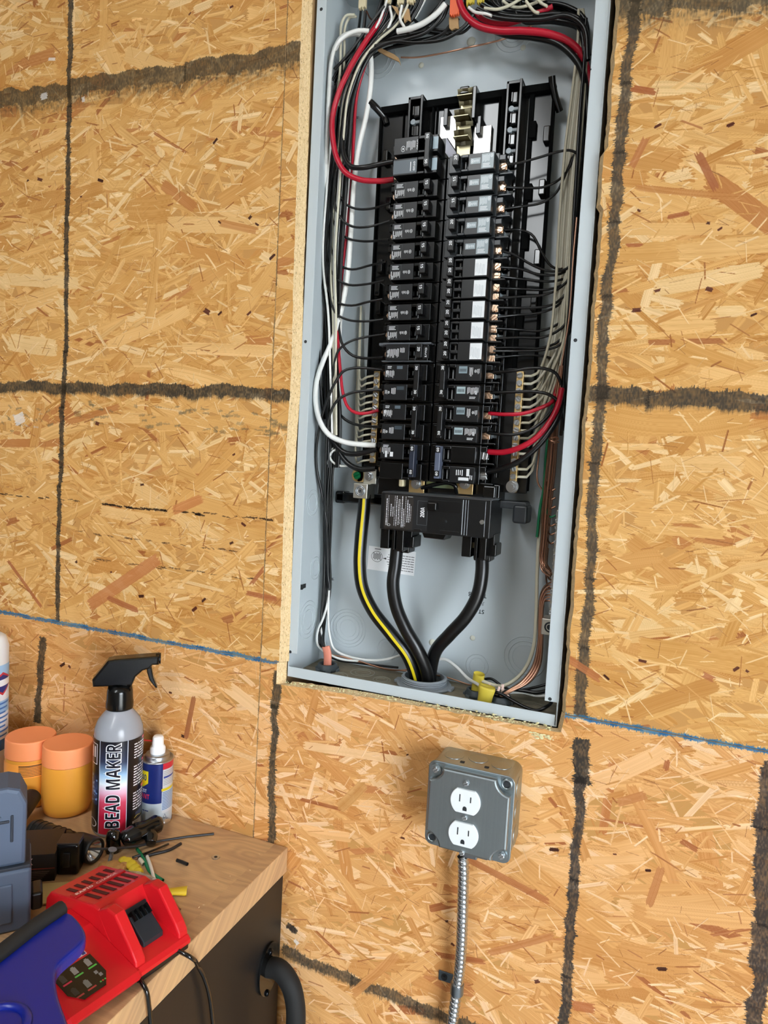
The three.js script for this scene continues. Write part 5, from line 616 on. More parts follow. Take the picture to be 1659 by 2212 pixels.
// ---------------------------------------------------------------- workbench at the left
const BY = -0.2172, BX = 0.0203;
function PX(u, v, x) { const d = rayOf(u, v), t = (x - CAM.x) / d.x; return CAM.clone().addScaledVector(d, t); }
const B = (u, v, h = 0) => PY(u, v, BY + h);
const woodTop = (() => { const W = 1024, H = 1024, d = new Uint8Array(W * H * 4), z = new Uint8Array(W * H * 4); reseed(17);
  for (let y = 0; y < H; y++) for (let x = 0; x < W; x++) { const i = (y * W + x) * 4, w = n2(x * 0.006, y * 0.012) * 26 + n2(x * 0.02 + 9, y * 0.03) * 6, g = 0.5 + 0.5 * Math.sin((y * 0.05 + w) * 1.3), f = n2(x * 0.03, y * 1.2), s = n2(x * 0.008 + 40, y * 0.02 + 7); const k = 0.86 + 0.07 * g + 0.08 * f + 0.1 * (s - 0.5); d[i] = 205 * k; d[i + 1] = 166 * k * (0.99 + 0.02 * s); d[i + 2] = 122 * k; d[i + 3] = 255; z[i] = z[i + 1] = z[i + 2] = 120 + 60 * f; z[i + 3] = 255; }
  const m = dataTex(d, W, H, true); m.wrapS = m.wrapT = THREE.RepeatWrapping; return m; })();
{
  const t = thing('workbench', 'black metal workbench cabinet with a pale solid wood top against the board wall', 'workbench');
  const topMat = std(0xffffff, 0.42, 0, { map: woodTop, specularIntensity: 0.5 }); const g = rbox(-1.1, BX, BY - 0.0345, BY, 0.0015, 0.66, 0.0012); { const p = g.attributes.position, uv = g.attributes.uv; for (let i = 0; i < p.count; i++) uv.setXY(i, p.getX(i) * 1.6, p.getZ(i) * 2.2 + p.getY(i) * 2); } part(t, 'wood_top', g, topMat);
  const cab = std(0x101113, 0.42); part(t, 'cabinet', rbox(-1.09, BX - 0.0018, FLOOR + 0.12, BY - 0.0346, 0.006, 0.63, 0.003), cab);
  for (const [x, z] of [[-1.0, 0.08], [-0.08, 0.08], [-1.0, 0.56], [-0.08, 0.56]]) part(t, 'caster', merge([cylX(x - 0.02, x + 0.02, FLOOR + 0.05, z, 0.05, 24), rbox(x - 0.03, x + 0.03, FLOOR + 0.08, FLOOR + 0.12, z - 0.04, z + 0.04, 0.004)]), M.blackSoft);
  const a = PX(578, 2082, BX - 0.0018), fl = new THREE.CylinderGeometry(0.026, 0.026, 0.003, 32); fl.rotateZ(Math.PI / 2); fl.scale(1, 1.35, 0.95); fl.translate(BX + 0.0003, a.y - 0.006, a.z); const hd = part(t, 'push_handle', tube([V(BX, a.y - 0.004, a.z), V(BX + 0.016, a.y - 0.002, a.z), V(BX + 0.034, a.y - 0.014, a.z + 0.002), V(BX + 0.044, a.y - 0.04, a.z + 0.003), V(BX + 0.046, a.y - 0.09, a.z + 0.004), V(BX + 0.044, a.y - 0.17, a.z + 0.004), V(BX + 0.03, a.y - 0.21, a.z + 0.002), V(BX, a.y - 0.225, a.z)], 0.0128, 60, 18), std(0x101010, 0.75), 'black foam covered push handle'); part(hd, 'handle_flange', fl, M.blackGloss);
  for (const [u, v] of [[584, 2056], [577, 2145]]) { const q = PX(u, v, BX + 0.002); const s = new THREE.SphereGeometry(0.0042, 16, 10); s.scale(0.7, 1, 1); s.translate(BX + 0.0025, q.y, q.z); part(hd, 'bolt', s, std(0x202226, 0.12, 0.8)); }
}
// bottles, jars and cans
function place(name, label, cat, u, v, h = 0) { return thing(name, label, cat, B(u, v, h)); }
{
  const t = thing('spray_bottle', 'clear spray bottle with black trigger head and black, silver and red label', 'spray bottle', V(-0.2165, BY, 0.067)); const r = 0.0325;
  const bodyMat = std(0xc4c7cf, 0.16, 0, { transmission: 0.45, thickness: 0.03, ior: 1.4, attenuationColor: new THREE.Color(0.8, 0.82, 0.86), attenuationDistance: 0.05 });
  part(t, 'bottle', lathe([[0, 0], [r - 0.004, 0], [r - 0.001, 0.003], [r, 0.007], [r, 0.136], [r - 0.001, 0.146], [r - 0.005, 0.157], [r - 0.012, 0.166], [0.0165, 0.171], [0.0162, 0.178], [0, 0.178]], 48), bodyMat);
  const tex = canvasTex(1024, 1024, (k, W, H) => {
    k.fillStyle = '#0d0d12'; k.fillRect(0, 0, W, H);
    const sx = 340, sw = 185, gr = k.createLinearGradient(0, 0, 0, H); for (const [p, c] of [[0, '#10131c'], [0.22, '#2a3550'], [0.36, '#9cc3e6'], [0.46, '#e8f2f8'], [0.56, '#e9b0c8'], [0.66, '#d84a66'], [0.82, '#c01c38'], [1, '#c8223a']]) gr.addColorStop(p, c); k.fillStyle = gr; k.fillRect(sx, 0, sw, H); k.fillStyle = '#c8d4e2'; k.fillRect(sx - 5, 0, 5, H); k.fillRect(sx + sw, 0, 5, H);
    k.save(); k.translate(sx + sw / 2 + 4, H - 62); k.rotate(-Math.PI / 2); k.font = 'bold 128px sans-serif'; k.textBaseline = 'middle'; k.lineWidth = 11; k.strokeStyle = '#f2f4f8'; k.scale(940 / k.measureText('BEAD MAKER').width, 1); k.strokeText('BEAD MAKER', 0, 0); k.fillStyle = '#141824'; k.fillText('BEAD MAKER', 0, 0); k.restore();
    const bg = k.createLinearGradient(0, 380, 0, 720); bg.addColorStop(0, '#161c2c'); bg.addColorStop(0.5, '#39507c'); bg.addColorStop(1, '#1a2238'); k.fillStyle = bg; k.fillRect(120, 380, 205, 340); reseed(3); for (let i = 0; i < 90; i++) { k.fillStyle = i % 2 ? '#6c8ec0' : '#27375c'; k.beginPath(); k.ellipse(rr(140, 318), rr(390, 700), rr(5, 14), rr(6, 16), 0, 0, 7); k.fill(); } k.fillStyle = '#a03040'; k.fillRect(120, 380, 26, 110);
    k.strokeStyle = '#e8e8ee'; k.lineWidth = 7; k.strokeRect(180, 50, 130, 220); k.fillStyle = '#e8e8ee'; for (let i = 0; i < 3; i++) k.fillRect(205 + i * 36, 80, 16, 90 + 60 * NZ[i * 9]); k.beginPath(); k.arc(270, 930, 44, 0, 7); k.stroke();
    const dashes = (x, y, w, n, step, hgt) => { for (let i = 0; i < n; i++) { let p = x; const end = x + w * (0.72 + 0.28 * NZ[(i * 17 + y) & 4095]); while (p < end) { const s = 12 + 38 * NZ[(i * 53 + (p | 0)) & 4095]; k.fillRect(p, y + i * step, Math.min(s, end - p), hgt); p += s + 7; } } }; const para = (y, n) => { k.fillStyle = '#e86a86'; k.fillRect(660, y - 26, 150, 26); k.fillStyle = '#e6e8ee'; dashes(575, y + 16, 330, n, 30, 13); };para(40, 6); para(290, 8); para(590, 7); k.fillStyle = '#39405a'; k.fillRect(600, 838, 140, 60); k.strokeStyle = '#d8c840'; k.lineWidth = 6; k.beginPath(); k.moveTo(590, 900); k.bezierCurveTo(640, 850, 640, 930, 680, 880); k.bezierCurveTo(700, 850, 720, 920, 760, 860); k.stroke(); k.fillStyle = '#e6e8ee'; k.fillRect(575, 930, 180, 80); k.fillStyle = '#222'; for (let i = 0; i < 26; i++) k.fillRect(585 + i * 6.4, 934, 2 + NZ[i] * 3, 70);
  });
  const lg = new THREE.CylinderGeometry(r + 0.0003, r + 0.0003, 0.129, 64, 1, true); lg.rotateY(Math.PI * 0.92 + 1.27); lg.translate(0, 0.0715, 0); const lm = part(t, 'label', lg, std(0xffffff, 0.3, 0, { map: tex, side: THREE.DoubleSide }), 'black wraparound label with a silver to red strip');
  part(t, 'cap', merge([lathe([[0, 0.172], [0.0178, 0.172], [0.0182, 0.174], [0.0182, 0.181], [0.0176, 0.183], [0.017, 0.196], [0.015, 0.205], [0, 0.205]], 32)]), M.black);
  const head = extrudeXY([[-0.030, 0.205], [-0.031, 0.214], [-0.014, 0.238], [-0.006, 0.2395], [0.042, 0.2425], [0.0445, 0.243], [0.0445, 0.231], [0.037, 0.231], [0.034, 0.2265], [0.026, 0.224], [0.018, 0.216], [0.014, 0.205]], -0.0105, 0.0105, 0.0025); const trig = extrudeXY([[0.030, 0.228], [0.036, 0.2265], [0.0385, 0.213], [0.0435, 0.200], [0.0415, 0.1995], [0.034, 0.210], [0.031, 0.220]], -0.0055, 0.0055, 0.0012); const nozzle = cylX(0.0405, 0.0465, 0.237, 0, 0.0072, 18);
  const yaw = 0.66; for (const g of [head, trig, nozzle]) { g.translate(0, -0.2, 0); g.scale(1.13, 1.08, 1.1); g.translate(0, 0.2, 0); g.rotateY(yaw); } part(t, 'trigger_head', head, M.black); part(t, 'trigger', trig, M.black); part(t, 'nozzle', nozzle, M.black);
}
{
  const t = thing('spray_can', 'small blue and silver lubricant spray can with a white nozzle', 'spray can', V(-0.184, BY, 0.0245)), r = 0.0221;
  const tex = canvasTex(1024, 512, (k, W, H) => { k.fillStyle = '#1a2a6c'; k.fillRect(0, 0, W, H); k.fillStyle = '#b9c4cc'; k.fillRect(0, 330, W, 182); k.fillStyle = '#e8d21c'; k.beginPath(); k.moveTo(300, 60); k.lineTo(440, 60); k.lineTo(440, 160); k.lineTo(370, 200); k.lineTo(300, 160); k.fill(); k.fillStyle = '#16307c'; k.font = 'bold 70px sans-serif'; k.fillText('40', 345, 140); k.fillStyle = '#dfe6ec'; k.font = 'bold 40px sans-serif'; k.fillText('SPECIALIST', 210, 240); k.fillStyle = '#d8283c'; k.font = 'bold 56px sans-serif'; k.fillText('LUBRICANT', 150, 292); k.fillStyle = '#c03040'; k.beginPath(); k.ellipse(300, 360, 50, 40, 0, 0, 7); k.fill(); k.fillStyle = '#3a4a86'; k.fillRect(370, 388, 30, 9); k.fillRect(406, 388, 44, 9); k.fillStyle = '#c9cfd6'; k.fillRect(590, 0, 260, 420); k.fillStyle = '#c92c40'; k.fillRect(590, 0, 260, 50); k.fillStyle = '#8d98a4'; for (let i = 0; i < 9; i++) k.fillRect(600, 66 + i * 14, 220 - (i % 3) * 30, 5); k.fillStyle = '#3a4a96'; k.fillRect(600, 110, 200, 16); k.fillStyle = '#d8c828'; k.fillRect(580, 210, 260, 22); k.fillStyle = '#b8cde0'; k.fillRect(584, 236, 250, 160); k.fillStyle = '#3f5f9c'; for (let i = 0; i < 12; i++) k.fillRect(592, 242 + i * 13, 232, 5); k.strokeStyle = '#50607c'; k.lineWidth = 4; k.beginPath(); k.moveTo(606, 460); k.lineTo(624, 430); k.lineTo(642, 460); k.closePath(); k.stroke(); k.fillStyle = '#4a4f96'; k.fillRect(580, 474, 80, 30); });
  const bg = new THREE.CylinderGeometry(r, r, 0.083, 48, 1, true); bg.rotateY(Math.PI * 0.88 + 0.95); bg.translate(0, 0.0435, 0); part(t, 'can_body', bg, std(0xffffff, 0.28, 0.25, { map: tex, side: THREE.DoubleSide }));
  part(t, 'can_rim', lathe([[0, 0.001], [r - 0.001, 0], [r + 0.0004, 0.001], [r, 0.003], [r - 0.0005, 0.004]], 40), M.steel); part(t, 'can_top', lathe([[r, 0.085], [r + 0.0006, 0.086], [r, 0.0875], [r - 0.0015, 0.087], [r - 0.002, 0.0855], [r - 0.005, 0.087], [r - 0.005, 0.091], [r - 0.0065, 0.0935], [0, 0.094]], 40), M.steel);
  part(t, 'nozzle', merge([lathe([[0.0105, 0.0935], [0.0108, 0.1], [0.0098, 0.1025], [0.0082, 0.103], [0.0076, 0.114], [0.006, 0.1165], [0, 0.117]], 28)]), M.white); part(t, 'straw', tube([V(0, 0.108, 0), V(-0.03, 0.107, 0.004), V(-0.06, 0.106, 0.008)], 0.0011, 8, 6), std(0xc8382c, 0.4), 'thin red straw');
  t.scale.y = 1.06;
}
{
  const lid = std(0xff9c64, 0.5), glow = std(0xffb040, 0.32, 0, { transmission: 0.2, thickness: 0 }), r = 0.0345;
  const jar = (pos, label) => { const t = thing('jar', label, 'jar', pos, 'orange plastic jars'); part(t, 'jar_body', lathe([[0, 0], [r - 0.010, 0], [r - 0.004, 0.003], [r - 0.001, 0.012], [r, 0.03], [r - 0.0005, 0.074], [r - 0.002, 0.076], [0, 0.076]], 48), glow); part(t, 'lid', lathe([[0, 0.0745], [r - 0.0004, 0.0745], [r, 0.0755], [r - 0.0004, 0.0995], [r - 0.0012, 0.1012], [r - 0.0025, 0.1018], [r - 0.004, 0.1008], [0, 0.1005]], 48), lid, 'matt orange screw lid'); return t; };
  jar(V(-0.3135, BY, 0.062), 'plain orange jar with orange lid beside the trigger spray bottle');
  const p = PY(67, 1586, BY + 0.1018), t2 = jar(V(p.x, BY, p.z), 'orange jar with fine black print behind the grey case'); const tex = canvasTex(512, 128, (k, w, h) => { k.fillStyle = '#ffa848'; k.fillRect(0, 0, w, h); k.fillStyle = '#2a1a10'; for (let i = 0; i < 8; i++) k.fillRect(300, 10 + i * 14, 150 - (i % 3) * 20, i ? 5 : 9); }); const g = new THREE.CylinderGeometry(r + 0.0002, r + 0.0002, 0.02, 48, 1, true); g.rotateY(Math.PI * 0.95); g.translate(0, 0.06, 0); part(t2, 'print', g, std(0xffffff, 0.4, 0, { map: tex, side: THREE.DoubleSide }));
}
{
  const zc = 0.075, r = 0.036, right = P(15, 1600, zc - 0.01).x, top = P(6, 1376, zc).y - BY, t = thing('cleaner_bottle', 'tall white cleaner bottle with blue label beside the orange jars', 'bottle', V(right - r * 1.16, BY, zc));
  part(t, 'bottle', lathe([[0, 0], [r - 0.002, 0], [r, 0.004], [r, top - 0.02], [r - 0.004, top - 0.006], [r - 0.012, top - 0.001], [0, top]], 44), std(0xe4e6e8, 0.35));
  const tex = canvasTex(1024, 512, (k, W, H) => { k.fillStyle = '#e8eef6'; k.fillRect(0, 0, W, H); k.fillStyle = '#9cc6ea'; k.fillRect(0, 0, W, 90); k.fillRect(0, 200, W, 70); k.fillStyle = '#c22c3c'; k.beginPath(); k.moveTo(420, 80); k.lineTo(510, 40); k.lineTo(600, 80); k.lineTo(600, 120); k.lineTo(510, 170); k.lineTo(420, 120); k.fill(); k.fillStyle = '#1c2a78'; k.beginPath(); k.moveTo(430, 84); k.lineTo(510, 54); k.lineTo(590, 84); k.lineTo(590, 116); k.lineTo(510, 156); k.lineTo(430, 116); k.fill(); k.fillStyle = '#f0f2f6'; k.fillRect(420, 82, 180, 36); k.fillStyle = '#3f76c0'; for (let i = 0; i < 9; i++) k.fillRect(410, 210 + i * 26, 180 - (i % 3) * 24, 10); k.fillRect(480, 420, 90, 60); });
  const g = new THREE.CylinderGeometry(r + 0.0003, r + 0.0003, 0.14, 48, 1, true); g.rotateY(Math.PI * 0.96 + 1.9); g.translate(0, top - 0.115, 0); part(t, 'label', g, std(0xffffff, 0.35, 0, { map: tex, side: THREE.DoubleSide }));
}
// torch
{
  const a = B(72, 1792, 0.0145), b = B(206, 1838, 0.0165), dir = b.clone().sub(a), L = dir.length(); const t = thing('flashlight', 'black metal flashlight lying on the bench with its lens towards the wires', 'flashlight', a); t.quaternion.setFromUnitVectors(V(0, 1, 0), dir.clone().normalize());
  part(t, 'barrel', lathe([[0, 0], [0.0125, 0], [0.0135, 0.002], [0.0135, L * 0.3], [0.0125, L * 0.31], [0.0135, L * 0.32], [0.0135, L * 0.6], [0.012, L * 0.62], [0.012, L * 0.66], [0.0145, L * 0.68], [0.0158, L * 0.74], [0.0162, L * 0.97], [0.0155, L], [0.0135, L], [0.0128, L - 0.003]], 28), std(0x121212, 0.42)); part(t, 'grip', merge([0.06, 0.14, 0.22, 0.36, 0.44, 0.52].map((f) => new THREE.TorusGeometry(0.0136, 0.0009, 6, 28).rotateX(Math.PI / 2).translate(0, L * f, 0))), M.blackSoft);
  part(t, 'reflector', lathe([[0.0128, L - 0.003], [0.009, L - 0.010], [0.0035, L - 0.015], [0, L - 0.015]], 24), std(0xdadce0, 0.12, 1, { side: THREE.DoubleSide })); part(t, 'lens', new THREE.CircleGeometry(0.0128, 24).rotateX(-Math.PI / 2).translate(0, L - 0.0026, 0), std(0xffffff, 0.05, 0, { transmission: 1, thickness: 0 }));
}
{ const p = B(20, 1790, 0.0135), q = B(76, 1712, 0.034); const t = thing('dark_handle', 'rounded dark brown handle leaning between the orange jars and the flashlight', 'handle'); part(t, 'grip', fatTube([[p.x, p.y, p.z, 0.012], [(p.x + q.x) / 2, (p.y + q.y) / 2, (p.z + q.z) / 2, 0.0125], [q.x, q.y, q.z, 0.0118]], 24, 18), std(0x1c1310, 0.45)); }
function turned(name, label, cat, p, yaw, h = 0) { const t = thing(name, label, cat, p); t.rotation.y = yaw; return t; }
{ const p = B(150, 1880), t = turned('plastic_block', 'small black plastic block standing against the flashlight', 'block', p, 0.5); part(t, 'body', rbox(-0.013, 0.014, 0, 0.04, -0.013, 0.012, 0.004, 3), M.black); part(t, 'lid', rbox(-0.0125, 0.0135, 0.0395, 0.0415, -0.0125, 0.0115, 0.0015), std(0x2a201c, 0.35)); part(t, 'catch', rbox(-0.004, 0.004, 0.012, 0.03, 0.0115, 0.0145, 0.001), M.blackSoft); }
{ const p = B(118, 1902), t = turned('carton', 'small black carton with red lettering beside the grey case', 'carton', p, 0.6); const tex = canvasTex(512, 256, (k, w, h) => { k.fillStyle = '#16110f'; k.fillRect(0, 0, w, h); k.fillStyle = '#cf3244'; k.strokeStyle = '#e8dcd8'; k.lineWidth = 5; k.font = 'bold 78px sans-serif'; k.strokeText('FX', 290, 90); k.fillText('FX', 290, 90); k.fillStyle = '#8a2f28'; k.fillRect(0, 130, w, 7); k.fillStyle = '#6a5a54'; for (let i = 0; i < 5; i++) k.fillRect(200 - i * 10, 160 + i * 16, 280, 5); }); part(t, 'box', rbox(-0.10, 0, 0, 0.034, -0.06, 0, 0.0006), std(0x1a1310, 0.5)); const g = decal(0.1, 0.034); g.translate(-0.05, 0.017, 0.0003); part(t, 'printed_face', g, std(0xffffff, 0.45, 0, { map: tex })); }
{ const p = B(105, 1932, 0.001), t = turned('paper_pad', 'pale yellow paper lying between the carton and the red charger', 'paper', p, 0.6); part(t, 'sheet', rbox(-0.05, 0.03, 0, 0.002, -0.02, 0.02, 0.0003), std(0xcfc08a, 0.8)); }
// black rubber grip, plug, loose screw, foam, wire ends
function fatTube(pts, seg = 40, R = 16) { const c = new THREE.CatmullRomCurve3(pts.map((p) => V(p[0], p[1], p[2])), false, 'centripetal'), fr = c.computeFrenetFrames(seg, false), pos = [], idx = []; for (let i = 0; i <= seg; i++) { const f = i / seg, q = c.getPoint(f), k = f * (pts.length - 1), a = Math.min(pts.length - 2, Math.floor(k)), g = k - a, s = g * g * (3 - 2 * g); let r = pts[a][3] * (1 - s) + pts[a + 1][3] * s; if (i === 0 || i === seg) r *= 0.02; else if (i === 1 || i === seg - 1) r *= 0.75; for (let j = 0; j <= R; j++) { const an = j / R * Math.PI * 2; const d = fr.normals[i].clone().multiplyScalar(Math.cos(an) * r).addScaledVector(fr.binormals[i], Math.sin(an) * r); pos.push(q.x + d.x, q.y + d.y, q.z + d.z); } } for (let i = 0; i < seg; i++) for (let j = 0; j < R; j++) { const k = i * (R + 1) + j; idx.push(k, k + R + 1, k + 1, k + 1, k + R + 1, k + R + 2); } const g = new THREE.BufferGeometry(); g.setAttribute('position', new THREE.Float32BufferAttribute(pos, 3)); g.setAttribute('uv', new THREE.Float32BufferAttribute(new Float32Array(pos.length / 3 * 2), 2)); g.setIndex(idx); g.computeVertexNormals(); return g; }
{ const q = (u, v, h, r) => { const p = B(u, v, h); return [p.x, p.y, p.z, r]; }; const t = thing('rubber_grip', 'glossy black rubber grip with rounded lobes in front of the spray can', 'tool'); part(t, 'grip', fatTube([q(262, 1818, 0.012, 0.008), q(272, 1812, 0.014, 0.0115), q(295, 1800, 0.016, 0.0135), q(318, 1790, 0.018, 0.0115), q(338, 1780, 0.019, 0.0125), q(347, 1776, 0.019, 0.009)]), M.blackGloss); part(t, 'lobe', fatTube([q(322, 1792, 0.017, 0.008), q(326, 1806, 0.012, 0.009), q(326, 1824, 0.007, 0.0065)]), M.blackGloss); part(t, 'ferrule', fatTube([q(350, 1776, 0.012, 0.004), q(358, 1774, 0.008, 0.0035), q(368, 1772, 0.005, 0.0022)], 14, 10), M.zinc); }
{ const p = B(244, 1838), t = thing('rubber_plug', 'small round black rubber plug behind the standing grey screw', 'plug', p); part(t, 'plug', lathe([[0, 0], [0.009, 0], [0.0105, 0.004], [0.009, 0.012], [0.0098, 0.02], [0.0075, 0.027], [0.003, 0.0295], [0, 0.03]], 24), M.blackGloss); }
{ const a = B(235, 1870, 0.004), b = a.clone().add(V(0.0035, 0.021, -0.002)), d = b.clone().sub(a), L = d.length(), t = thing('screw', 'grey screw standing in the tan foam lump', 'screw', a); t.quaternion.setFromUnitVectors(V(0, 1, 0), d.normalize()); const m = std(0x83898e, 0.4, 0.7); part(t, 'shank', lathe([[0, 0], [0.001, 0.002], [0.0019, 0.006], [0.0021, L - 0.003], [0, L - 0.003]], 14), m); part(t, 'thread', merge(Array.from({ length: 9 }, (_, i) => new THREE.TorusGeometry(0.0022, 0.0005, 5, 14).rotateX(Math.PI / 2 + 0.2).translate(0, 0.003 + i * (L - 0.008) / 9, 0))), m); part(t, 'head', lathe([[0, L - 0.003], [0.0026, L - 0.003], [0.0056, L], [0.0052, L + 0.0008], [0.0016, L + 0.0004], [0, L - 0.0006]], 18), m); }
const lump = (pts, r, seed) => { reseed(seed); const gs = pts.map(([u, v, h, s]) => { const p = B(u, v, h), g = new THREE.IcosahedronGeometry(r * s, 3), a = g.attributes.position; for (let i = 0; i < a.count; i++) { const k = 1 + 0.22 * (n2(a.getX(i) * 260 + seed, a.getY(i) * 260 + a.getZ(i) * 170) - 0.5); a.setXYZ(i, a.getX(i) * k, a.getY(i) * k * 0.7, a.getZ(i) * k); } g.computeVertexNormals(); g.translate(p.x, p.y, p.z); return g; }); return merge(gs); };
solo('foam_lump', lump([[226, 1872, 0.005, 1], [242, 1872, 0.006, 1.15], [258, 1876, 0.005, 1], [268, 1870, 0.005, 0.8]], 0.0085, 5), std(0xb88a4e, 0.85), 'tan crumbly foam lump under the grey screw', 'foam');
solo('foam_strip', lump([[266, 1858, 0.006, 0.8], [275, 1862, 0.006, 1], [284, 1868, 0.006, 1], [291, 1876, 0.005, 1], [298, 1884, 0.005, 0.9]], 0.007, 9), std(0xd8c02e, 0.7), 'yellow twisted foam strip behind the red charger', 'foam');
{ const q = [[252, 1876, 0.006], [282, 1882, 0.012], [312, 1890, 0.012], [340, 1898, 0.008], [345, 1904, 0.001], [310, 1905, 0.001], [270, 1892, 0.002]].map(([u, v, h]) => B(u, v, h)); const pos = [], c = q.reduce((a, b) => a.add(b), V(0, 0, 0)).multiplyScalar(1 / q.length).add(V(0, 0.006, 0)); for (let i = 0; i < q.length; i++) { const a = q[i], b = q[(i + 1) % q.length]; pos.push(c.x, c.y, c.z, a.x, a.y, a.z, b.x, b.y, b.z); } const g = new THREE.BufferGeometry(); g.setAttribute('position', new THREE.Float32BufferAttribute(pos, 3)); g.setAttribute('uv', new THREE.Float32BufferAttribute(new Float32Array(pos.length / 3 * 2), 2)); g.computeVertexNormals(); solo('plastic_bag', g, std(0xe6e4e0, 0.2, 0, { transmission: 0.75, thickness: 0, side: THREE.DoubleSide }), 'crumpled clear plastic bag tucked behind the red charger', 'bag'); }
const bw = (pts, r, mat, label, name = 'wire_offcut') => solo(name, tube(pts.map(([u, v, h]) => B(u, v, h ?? r)), r, 30, 8), mat, label, 'wire');
bw([[172, 1834, 0.022], [200, 1834, 0.022], [245, 1833, 0.016], [300, 1827, 0.008], [345, 1817, 0.004], [400, 1808, 0.003], [462, 1801, 0.0016]], 0.0016, std(0x222428, 0.4), 'long dark wire offcut lying across the bench in front of the spray bottle');
bw([[286, 1852, 0.003], [320, 1841, 0.004], [364, 1823, 0.003]], 0.0014, M.blackGloss, 'shiny black wire offcut next to the longer dull one'); { const t = thing('wire_offcut', 'dull black wire offcut with a copper tip', 'wire'); part(t, 'insulation', tube([[297, 1853, 0.0022], [330, 1845, 0.0022], [365, 1836, 0.002], [391, 1822, 0.002]].map(([u, v, h]) => B(u, v, h)), 0.0019, 30, 8), std(0x1e1f23, 0.4)); part(t, 'copper_tip', tube([B(292, 1855, 0.0022), B(299, 1852.6, 0.0022)], 0.0012, 6, 8), M.copper, 'bare copper tip'); }
bw([[382, 1858], [393, 1862], [405, 1867]], 0.0022, std(0x18181a, 0.4), 'short black wire stub alone on the bench top'); bw([[302, 1856], [311, 1867]], 0.0026, std(0xd8d2bc, 0.5), 'short cream wire stub beside the green wire', 'wire_offcut');
bw([[296, 1834, 0.002], [305, 1846, 0.003], [314, 1862, 0.003], [322, 1880, 0.003], [336, 1892, 0.002], [352, 1902, 0.0022]], 0.0022, M.wGreen, 'bent green wire offcut behind the red charger'); bw([[318, 1850, 0.004], [326, 1872, 0.005], [332, 1895, 0.004], [337, 1912, 0.003]], 0.0021, std(0xdcd8cc, 0.45), 'white wire offcut crossing the green one'); bw([[360, 1926, 0.0011], [372, 1940, 0.0011], [390, 1964, 0.0011]], 0.0009, M.copper, 'bare copper wire offcut lying beside the yellow sheath scrap'); bw([[350, 1922, 0.001], [368, 1923, 0.001], [386, 1922, 0.001]], 0.001, M.wBlack, 'thin black wire offcut along the yellow sheath scrap');
{ const a = B(362, 1934), b = B(404, 1932), d = b.clone().sub(a), t = thing('sheath_scrap', 'cut end of flattened yellow cable sheath lying on the bench', 'sheath', a.clone().setY(BY + 0.0045)); t.rotation.y = Math.atan2(-d.z, d.x); const L = d.length(); const g = new THREE.CylinderGeometry(0.0075, 0.0052, L, 20, 1, true); g.rotateZ(-Math.PI / 2); g.translate(L / 2, 0, 0); g.scale(1, 0.58, 1); part(t, 'sleeve', g, std(0xd6b526, 0.5, 0, { side: THREE.DoubleSide })); const e = new THREE.RingGeometry(0.0045, 0.0075, 20); e.rotateY(Math.PI / 2); e.translate(L, 0, 0); e.scale(1, 0.58, 1); part(t, 'cut_end', e, std(0xe8dcc0, 0.7, 0, { side: THREE.DoubleSide })); }
{ const p = B(466, 1852), t = thing('bench_screw', 'countersunk screw head set in the bench top', 'screw', p); part(t, 'washer', lathe([[0.002, 0.0002], [0.0055, 0.0002], [0.005, 0.0012], [0.002, 0.0006]], 20), M.zinc); part(t, 'head', cylY(0, 0.0001, 0.0009, 0, 0.0022, 12), M.enamelDark); }
reseed(66); for (const [u, v] of [[440, 1955], [560, 1845], [380, 1905], [497, 1893], [430, 1960], [470, 1905], [540, 1880]]) { const g = rbox(-0.0012, 0.0012, 0, 0.0005, -0.0004, 0.0004, 0.0002, 1), p = B(u, v); g.rotateY(rr(0, 3)); g.translate(p.x, p.y, p.z); solo('wood_chip', g, std(0xe2cba0, 0.8), 'tiny pale wood chip on the bench top', 'chip', 'wood chips on the bench top'); }

